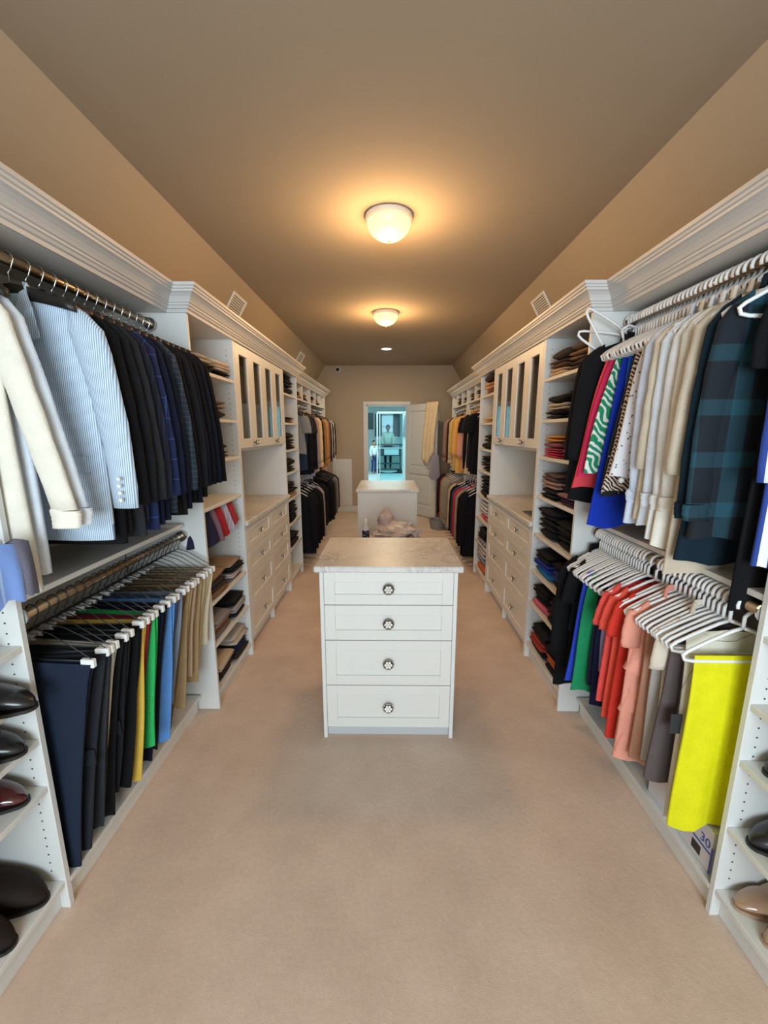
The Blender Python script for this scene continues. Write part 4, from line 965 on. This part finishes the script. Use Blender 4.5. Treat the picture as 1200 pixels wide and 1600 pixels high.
# shirts drooping over the edge of a high shelf of the front left tower
for (yy, xx, L_, w_, m_, nm_, lab_) in ((.985, -1.00, .165, .055, stripes('fine_blue', hexc('7f9fe0'), hexc('a9c3f2'), .05, .15), 'shirt', 'light blue shirt tail drooping over a high shelf edge, front left tower'),
        (1.045, -.985, .15, .03, fab('greyv', '6d6a78'), 'top', 'grey velvet top drooping beside the light blue shirt tail')):
    SEED[0] += 1
    o = sheet(w_, w_*1.05, .012, 0, L_, .03, .045, 1.5, .004, SEED[0], hemw=.01, nv=8).build(nm_+'_tail' if nm_ == 'shirt' else 'velvet_cloth', m_, smooth=True)
    o.location = (xx, yy, 1.272); o.rotation_euler = (0, 0, 1.2); tag(o, lab_, nm_)

# ================================================================ SMALL OBJECTS
# carton in the right bay
o0 = (1.12, 1.30, .101); t = thing('carton', 'white and blue cardboard carton marked 30 under the yellow dress', 'box', o0)
MB().box((1.07, 1.135, .101), (1.26, 1.46, .255), .002).build('box_body', plain('carton_card', (.70, .66, .66), .6), t, o0)
blue = plain('print_blue', (.03, .09, .42), .5)
MB().box((1.0695, 1.128, .102), (1.0690, 1.135, .2)).box((1.085, 1.1345, .105), (1.25, 1.1340, .155)).box((1.0693, 1.137, .168), (1.0690, 1.215, .175)).build('blue_print', blue, t, o0)
MB().box((1.085, 1.1345, .20), (1.25, 1.1338, .245)).box((1.0693, 1.175, .12), (1.0690, 1.215, .155)).build('black_label', M_blackw, t, o0)
def text(body, size, loc, rot, mat, parent, origin, name='lettering', ext=.0004):
    c = D.curves.new(name, 'FONT'); c.body = body; c.size = size; c.extrude = ext; c.align_x = 'CENTER'; c.align_y = 'CENTER'; c.resolution_u = 3
    tmp = D.objects.new(name, c); COL.objects.link(tmp)
    dg = bpy.context.evaluated_depsgraph_get(); me = D.meshes.new_from_object(tmp.evaluated_get(dg)); D.objects.remove(tmp)
    me.materials.clear(); me.materials.append(mat)
    o = D.objects.new(name, me); COL.objects.link(o); o.parent = parent
    o.location = tuple(loc[i]-origin[i] for i in range(3)); o.rotation_euler = rot
    return o
text('30', .045, (1.0692, 1.163, .198), (PI/2, 0, -PI/2), blue, t, o0)
o0 = (1.0, 2.19, 1.621); t = thing('small_carton', 'small bright yellow carton at the edge of the seventh shelf, near right tower', 'box', o0)
MB().box((.962, 2.165, 1.621), (.995, 2.215, 1.662), .002).build('box_body', plain('yellow_card', (.85, .72, .05), .6), t, o0)
MB().box((.9615, 2.175, 1.63), (.9605, 2.205, 1.65)).build('printed_panel', plain('white_card', (.8, .8, .78), .6), t, o0)
# counter things on the right
o0 = (1.12, 2.80, .963); t = thing('picture_frame', 'small dark photo frame leaning on the right marble countertop', 'picture frame', o0)
MB().box((1.02, 2.715, .963), (1.16, 2.728, 1.14), .002).build('frame', M_darkmetal, t, o0)
MB().box((1.035, 2.7285, .98), (1.145, 2.7295, 1.125)).build('photo', wavy('photo_print', hexc('c9b8a8'), hexc('7a2620'), 30, 6, .6), t, o0)
o0 = (1.06, 2.95, .963); t = thing('tablet', 'thin black tablet lying on the right marble countertop', 'tablet', o0)
MB().box((1.0, 2.80, .9632), (1.16, 3.03, .972), .003).build('case', M_blackw, t, o0)
MB().box((1.01, 2.81, .972), (1.15, 3.02, .9725)).build('screen', plain('dark_screen', (.02, .02, .02), .1), t, o0)
# between the islands: bin, bag, bottle
o = MB().box((-.27, 3.90, 0), (.34, 4.32, .46), .02).build('storage_bin', plain('bin_plastic', (.6, .6, .6), .5)); tag(o, 'pale storage bin behind the nearest island, under the crumpled bag', 'bin')
def blob(c, rx, ry, rz_, seed, amp=.25, n=22, m=14):
    rows = []
    for j in range(m+1):
        p = PI*j/m; row = []
        for k in range(n):
            a = 2*PI*k/n; d = Vector((math.sin(p)*math.cos(a), math.sin(p)*math.sin(a), math.cos(p)))
            f = 1+amp*noise.noise(d*2.2+Vector((seed, 0, 0)))+amp*.5*noise.noise(d*6+Vector((0, seed, 0)))
            z = c[2]+max(d.z*rz_*f, -rz_*.7)
            row.append((c[0]+d.x*rx*f, c[1]+d.y*ry*f, z))
        rows.append(row)
    return MB().grid(rows, True)
M_bag = plain('crumpled_plastic', (.72, .66, .68), .35, bump=.6, bscale=18, var=.2)
b = blob((.08, 4.10, .535), .22, .15, .10, 3, .5).build('plastic_bag', M_bag, smooth=False); tag(b, 'crumpled pinkish white plastic bag heaped on the bin between the islands', 'bag')
b = blob((-.02, 4.16, .64), .07, .06, .12, 8, .5).build('tissue_bundle', plain('pale_tissue', (.6, .5, .5), .8, bump=.5, bscale=30), smooth=True); tag(b, 'upright bundle of pale tissue rising from the plastic bag', 'tissue')
o0 = (-.225, 4.02, .461); t = thing('spray_bottle', 'slim clear bottle with a dark blue label, left of the crumpled bag', 'bottle', o0)
MB().lathe([(.001, 0), (.034, 0), (.036, .01), (.036, .13), (.03, .155), (.014, .175), (.013, .19)], o0, 'z', 18).build('bottle_body', plain('pale_bottle', (.7, .72, .78), .15), t, o0, True)
MB().lathe([(.0365, .03), (.0365, .12)], o0, 'z', 18).build('paper_label', spots('bottle_label', hexc('1d2446'), hexc('d8dbe6'), 60, .25), t, o0, True)
MB().lathe([(.015, .19), (.016, .22), (.012, .235), (.001, .236)], o0, 'z', 14).build('cap', M_plastic, t, o0, True)
o = MB().box((-.10, 3.915, .461), (.15, 3.965, .50), .008).build('paper_roll_box', M_plastic); tag(o, 'long narrow white box lying in front of the crumpled bag', 'box')
mb = MB().tube([(.21+.035*math.cos(a*.55), 3.925, .53+.022*math.sin(a*.9)+a*.0012) for a in range(14)], .005, 6)
o = mb.build('black_cord', M_wire, smooth=True); tag(o, 'curled black cord beside the narrow white box', 'cord')
# grey basket beyond the door
t = MB().lathe([(.001, 0), (.11, 0), (.14, .15), (.148, .15), (.148, .158), (.134, .158), (.105, .012), (.001, .012)], (.80, 6.55, .0), 'z', 20).build('basket', plain('grey_basket', (.28, .27, .27), .7), smooth=False)
tag(t, 'round grey basket on the carpet under the far right sweaters', 'basket')
# robe over the top corner of the door
def on_door(u, n, z): return (hx+math.cos(ang)*u-math.sin(ang)*n, hy+math.sin(ang)*u+math.cos(ang)*n, z)
t = thing('bath_robe', 'cream robe draped over the top outer corner of the open door', 'robe', (ex, ey, 1.0))
rows = []
for j in range(15):
    v = j/14; row = []
    for k in range(17):
        q = k/16; nn = -.024-.030*abs(math.sin(q*PI*3.2+v*1.5))*(.3+v)-.01*v
        row.append(on_door(Ld-.27-.05*math.sin(v*2)+q*(.31), nn, 2.045-v*(.98+.10*math.sin(q*5))))
    rows.append(row)
top = [on_door(Ld-.26+q/16*.29, 0.0, 2.052) for q in range(17)]; back = [on_door(Ld-.26+q/16*.29, .025, 1.75) for q in range(17)]
rb = MB().grid([back, top]+rows).build('robe_drape', fab('robe', 'dcc7a6'), t, (ex, ey, 1.0), True)
rb.modifiers.new('thick', 'SOLIDIFY').thickness = .008
o = sheet(.06, .10, .01, 0, .42, .02, .05, 4, .008, 77, hemw=.02).build('towel', fab('greylil', '9b94a2'), smooth=True)
o.location = (on_door(Ld+.005, -.10, 1.13)[0]+.04, on_door(Ld+.005, -.10, 1.1)[1]-.02, 1.16); tag(o, 'lilac grey towel hanging below the cream robe beside the door edge', 'towel')
# switch plate
o = MB().box((-.60, YB-.006, 1.12), (-.53, YB-.001, 1.235), .002).build('switch_plate', M_wall); tag(o, 'beige switch plate on the back wall left of the doorway', 'switch')
MB().box((-.575, YB-.010, 1.155), (-.555, YB-.005, 1.20), .001).build('rocker', M_wall, o)

# ================================================================ ROOM BEYOND THE DOORWAY
BW = plain('bathroom_wall', (.70, .78, .78), .6); tile = plain('bathroom_tile', (.72, .74, .74), .3)
y0, y1 = YB+.12, 18.0
struct('floor_bathroom', MB().box((-1.5, YB, -.06), (1.5, y1, -.001)), tile)
struct('ceiling_bathroom', MB().box((-1.5, y0, 2.7), (1.5, y1, 2.76)), BW)
struct('wall_bathroom_left', MB().box((-1.56, y0, 0), (-1.5, y1, 2.7)), BW); struct('wall_bathroom_right', MB().box((1.5, y0, 0), (1.56, y1, 2.7)), BW)
struct('wall_bathroom_back', MB().box((-1.5, y1, 0), (-.50, y1+.06, 2.7)).box((.42, y1, 0), (1.5, y1+.06, 2.7)).box((-.5, y1, 0), (.42, y1+.06, 1.25)).box((-.5, y1, 2.25), (.42, y1+.06, 2.7)), BW)
wn = thing('window_1', None, None, (-.04, y1, 1.75)); wn['kind'] = 'structure'; o0 = (-.04, y1, 1.75)
MB().box((-.5, y1+.03, 1.25), (.42, y1+.035, 2.25)).build('pane', plain('sky_glass', (.08, .09, .1), .3, emit=(.62, .86, 1), estr=.55), wn, o0)
MB().box((-.5, y1-.01, 1.25), (-.45, y1+.03, 2.25)).box((.37, y1-.01, 1.25), (.42, y1+.03, 2.25)).box((-.45, y1-.01, 2.2), (.37, y1+.03, 2.25)).box((-.45, y1-.01, 1.25), (.37, y1+.03, 1.30)).box((-.45, y1, 1.74), (.37, y1+.02, 1.77)).build('window_frame', M_plastic, wn, o0)
for x, nm in ((-.42, 'left'), (.34, 'right')):
    o = sheet(.14, .15, 0, 0, .95, .03, .05, 7, .02, 5, nv=6, nu=20).build('curtain', fab('curt', '51636a'), smooth=True)
    o.location = (x, y1-.09, 2.28); tag(o, 'dark grey curtain on the '+nm+' of the distant bathroom window', 'curtain')
# dark wall cupboard upper left
o0 = (-.88, 15.6, 1.4); t = thing('wall_cupboard', 'dark wall cupboard high on the left, seen through the doorway', 'cupboard', o0)
MB().box((-1.2, 15.5, 1.62), (-.56, 15.8, 2.22), .004).build('body', fab('dkcup', '2a3436', .5), t, o0)
for k in range(2): MB().box((-1.18+k*.31, 15.48, 1.64), (-.89+k*.31, 15.5, 2.20), .003).build('cupboard_door', fab('dkcup', '2a3436', .5), t, o0)
# vanity
o0 = (.05, 16.2, 0); t = thing('vanity', 'dark bathroom vanity with a pale drawer in front of the window', 'vanity', o0)
DW = plain('dark_vanity', (.05, .055, .06), .4)
MB().box((-.45, 16.0, .62), (.50, 16.5, .90), .004).build('body', DW, t, o0); MB().box((-.5, 15.96, 1.02), (.55, 16.5, 1.07), .004).build('upper_top', DW, t, o0)
MB().box((-.48, 15.97, .90), (.53, 16.5, .94), .004).build('worktop', plain('pale_top', (.6, .65, .66), .3), t, o0)
MB().box((-.16, 15.94, .66), (.40, 15.99, .88), .004).build('drawer', plain('pale_drawer', (.62, .64, .64), .4), t, o0)
for x in (-.42, .46): MB().box((x-.03, 16.02, 0), (x+.03, 16.08, .62)).box((x-.02, 16.05, .94), (x+.02, 16.09, 1.02)).build('leg', DW, t, o0)
MB().box((-.42, 16.05, .30), (.46, 16.4, .33)).build('low_shelf', DW, t, o0)
# mat, rug
o = MB().box((-.55, 15.5, 0), (.55, 17.3, .012), .004).build('floor_mat', fab('mat', '3a3f40')); tag(o, 'dark grey mat on the distant floor under the oval rug', 'mat')
o = MB().lathe([(.001, 0), (1, 0), (1.0, .8), (.96, 1), (.001, 1)], (0, 0, 0), 'z', 28).build('oval_rug', fab('rug', 'cfd8d6')); o.scale = (.36, .60, .025); o.location = (.0, 16.25, .0125); tag(o, 'pale oval rug on the dark mat in the distant room', 'rug')
# shower screen
o0 = (.1, 11.0, 0); t = thing('glass_screen', 'full-height glass screen with a bright white frame beyond the doorway', 'glass screen', o0)
FR = plain('bright_frame', (.8, .92, .93), .3)
for a, b in ((-.31, -.275), (-.235, -.215), (.375, .50)): MB().box((a, 11.0, 0), (b, 11.05, 2.02), .003).build('upright', FR, t, o0)
MB().box((-.30, 11.0, 2.0), (.50, 11.05, 2.05), .003).build('top_rail', FR, t, o0); MB().box((-.30, 11.0, .0), (.40, 11.05, .06), .003).build('bottom_rail', FR, t, o0)
MB().box((-.215, 11.02, .06), (.375, 11.03, 2.0)).build('pane', M_cyanglass, t, o0)
o = sheet(.05, .09, .02, 0, .55, .03, .06, 4, .01, 31).build('hanging_towel', fab('grt', '8fa0aa'), smooth=True); o.location = (.46, 10.975, 1.98); tag(o, 'blue grey towel hanging at the right of the glass screen', 'towel')

# ================================================================ PEOPLE IN THE DISTANCE
def person(loc, h, label, rz, top_h, leg_h, hair_h, skin_h, coat=False):
    root = thing('person', label, 'person', loc, None, (0, 0, rz)); k = h/1.75
    J = {'pelvis': (0, 0, .95), 'waist': (0, 0, 1.12), 'chest': (0, 0, 1.32), 'neck': (0, 0, 1.47), 'headb': (0, -.01, 1.53),
         'shL': (-.17, 0, 1.42), 'elL': (-.22, .0, 1.15), 'wrL': (-.20, -.10, .92), 'haL': (-.19, -.13, .84), 'shR': (.17, 0, 1.42), 'elR': (.22, .02, 1.15), 'wrR': (.20, -.06, .90), 'haR': (.19, -.08, .82),
         'hiL': (-.09, 0, .90), 'knL': (-.10, -.05, .50), 'anL': (-.10, .03, .08), 'toL': (-.11, -.13, .03), 'hiR': (.09, 0, .90), 'knR': (.10, .0, .50), 'anR': (.10, .10, .09), 'toR': (.11, -.05, .03)}
    r = {'pelvis': .13, 'waist': .115, 'chest': .135, 'neck': .055, 'headb': .06, 'shL': .065, 'elL': .042, 'wrL': .028, 'haL': .03, 'shR': .065, 'elR': .042, 'wrR': .028, 'haR': .03,
         'hiL': .085, 'knL': .055, 'anL': .038, 'toL': .03, 'hiR': .085, 'knR': .055, 'anR': .038, 'toR': .03}
    E_ = [('pelvis', 'waist'), ('waist', 'chest'), ('chest', 'neck'), ('neck', 'headb'), ('chest', 'shL'), ('shL', 'elL'), ('elL', 'wrL'), ('wrL', 'haL'), ('chest', 'shR'), ('shR', 'elR'), ('elR', 'wrR'), ('wrR', 'haR'),
          ('pelvis', 'hiL'), ('hiL', 'knL'), ('knL', 'anL'), ('anL', 'toL'), ('pelvis', 'hiR'), ('hiR', 'knR'), ('knR', 'anR'), ('anR', 'toR')]
    names = list(J)
    def skinmesh(nm, keys, infl, mat, edges=None, extra=None):
        ks = [q for q in names if q in keys]; me = D.meshes.new(nm); idx = {q: i for i, q in enumerate(ks)}
        V = [tuple(c*k for c in J[q]) for q in ks]; EE = [(idx[a], idx[b]) for a, b in E_ if a in idx and b in idx]; rad = [r[q]*k+infl for q in ks]
        if extra:
            for (par, p, rd) in extra: V.append(tuple(c*k for c in p)); rad.append(rd*k); EE.append((idx[par] if isinstance(par, str) else len(ks)+par, len(V)-1))
        me.from_pydata(V, EE, []); me.materials.append(mat)
        o = D.objects.new(nm, me); COL.objects.link(o); o.parent = root
        md = o.modifiers.new('skin', 'SKIN'); md.use_smooth_shade = True
        for i, sv in enumerate(me.skin_vertices[0].data): sv.radius = (rad[i], rad[i]*.8); sv.use_root = (i == 0)
        o.modifiers.new('sub', 'SUBSURF').levels = 1; o.modifiers['sub'].render_levels = 1
        return o
    fingers = []
    for hnd, sx in (('haL', -1), ('haR', 1)):
        bx, by, bz = J[hnd]
        for f in range(4): fingers.append((hnd, (bx+sx*.002, by-.025+f*.017, bz-.085-(.012 if f in (1, 2) else 0)), .008))
        fingers.append((hnd, (bx-sx*.03, by-.03, bz-.04), .009))
    sk = plain('skin_'+skin_h, hexc(skin_h), .6)
    skinmesh('body', names, 0, sk, extra=fingers)
    # head
    rows = []
    for j in range(13):
        p = PI*j/12; row = []
        for q in range(16):
            a = 2*PI*q/16; x = math.sin(p)*math.cos(a)*.075; y = math.sin(p)*math.sin(a)*.092; z = math.cos(p)*.118
            if z < 0: x *= 1+z*2.2
            row.append((x*k, y*k, (1.63+z)*k))
        rows.append(row)
    MB().grid(rows, True).build('head', sk, root, smooth=True)
    fc = MB().lathe([(.0001, -.018), (.012, 0), (.014, .02), (.0001, .03)], (0, -.092, 1.62), 'z', 8)
    fc.box((-.075-.01, -.01, 1.60), (-.070, .02, 1.65), .003).box((.070, -.01, 1.60), (.085, .02, 1.65), .003)
    fc.v = [tuple(c*k for c in v) for v in fc.v]; fc.build('nose_and_ears', sk, root)
    ey_ = MB()
    for sx in (-1, 1): ey_.lathe([(.0001, -.006), (.010, 0), (.0001, .006)], (sx*.03, -.083, 1.635), 'y', 8)
    ey_.box((-.022, -.088, 1.565), (.022, -.080, 1.572)); ey_.v = [tuple(c*k for c in v) for v in ey_.v]; ey_.build('eyes_and_mouth', plain('eye_dark', (.03, .02, .02), .4), root)
    hr = MB(); rows = []
    for j in range(8):
        p = PI*.60*j/7; rows.append([(math.sin(p)*math.cos(2*PI*q/16)*.085*k, (.014+math.sin(p)*math.sin(2*PI*q/16)*(.10 if math.sin(2*PI*q/16) > 0 else .088))*k, (1.65+math.cos(p)*.115*(1 if math.sin(2*PI*q/16) > -.5 else .98) + (.07*(p/(PI*.6))**2 if math.sin(2*PI*q/16) < -.3 else 0))*k) for q in range(16)])
    hr.grid(rows, True).build('hair', fab('hair_'+hair_h, hair_h), root, smooth=True)
    up = ['pelvis', 'waist', 'chest', 'shL', 'elL', 'wrL', 'shR', 'elR', 'wrR']
    skinmesh('coat' if coat else 'shirt', up, .018 if not coat else .035, fab('ptop_'+top_h, top_h))
    skinmesh('trousers', ['pelvis', 'hiL', 'knL', 'anL', 'hiR', 'knR', 'anR'], .012, fab('pleg_'+leg_h, leg_h))
person((-.53, 15.3, 0), 1.22, 'small dark-haired person in a white top and blue jeans, left in the doorway view', .5, 'e6e9ec', '2b3f73', '15120f', 'b98a6c')
person((-.02, 16.85, 0), 1.80, 'distant person in a cream coat standing behind the dark vanity before the window', 0, 'd8d6c4', '2a2c30', '171412', '7a5a48', True)
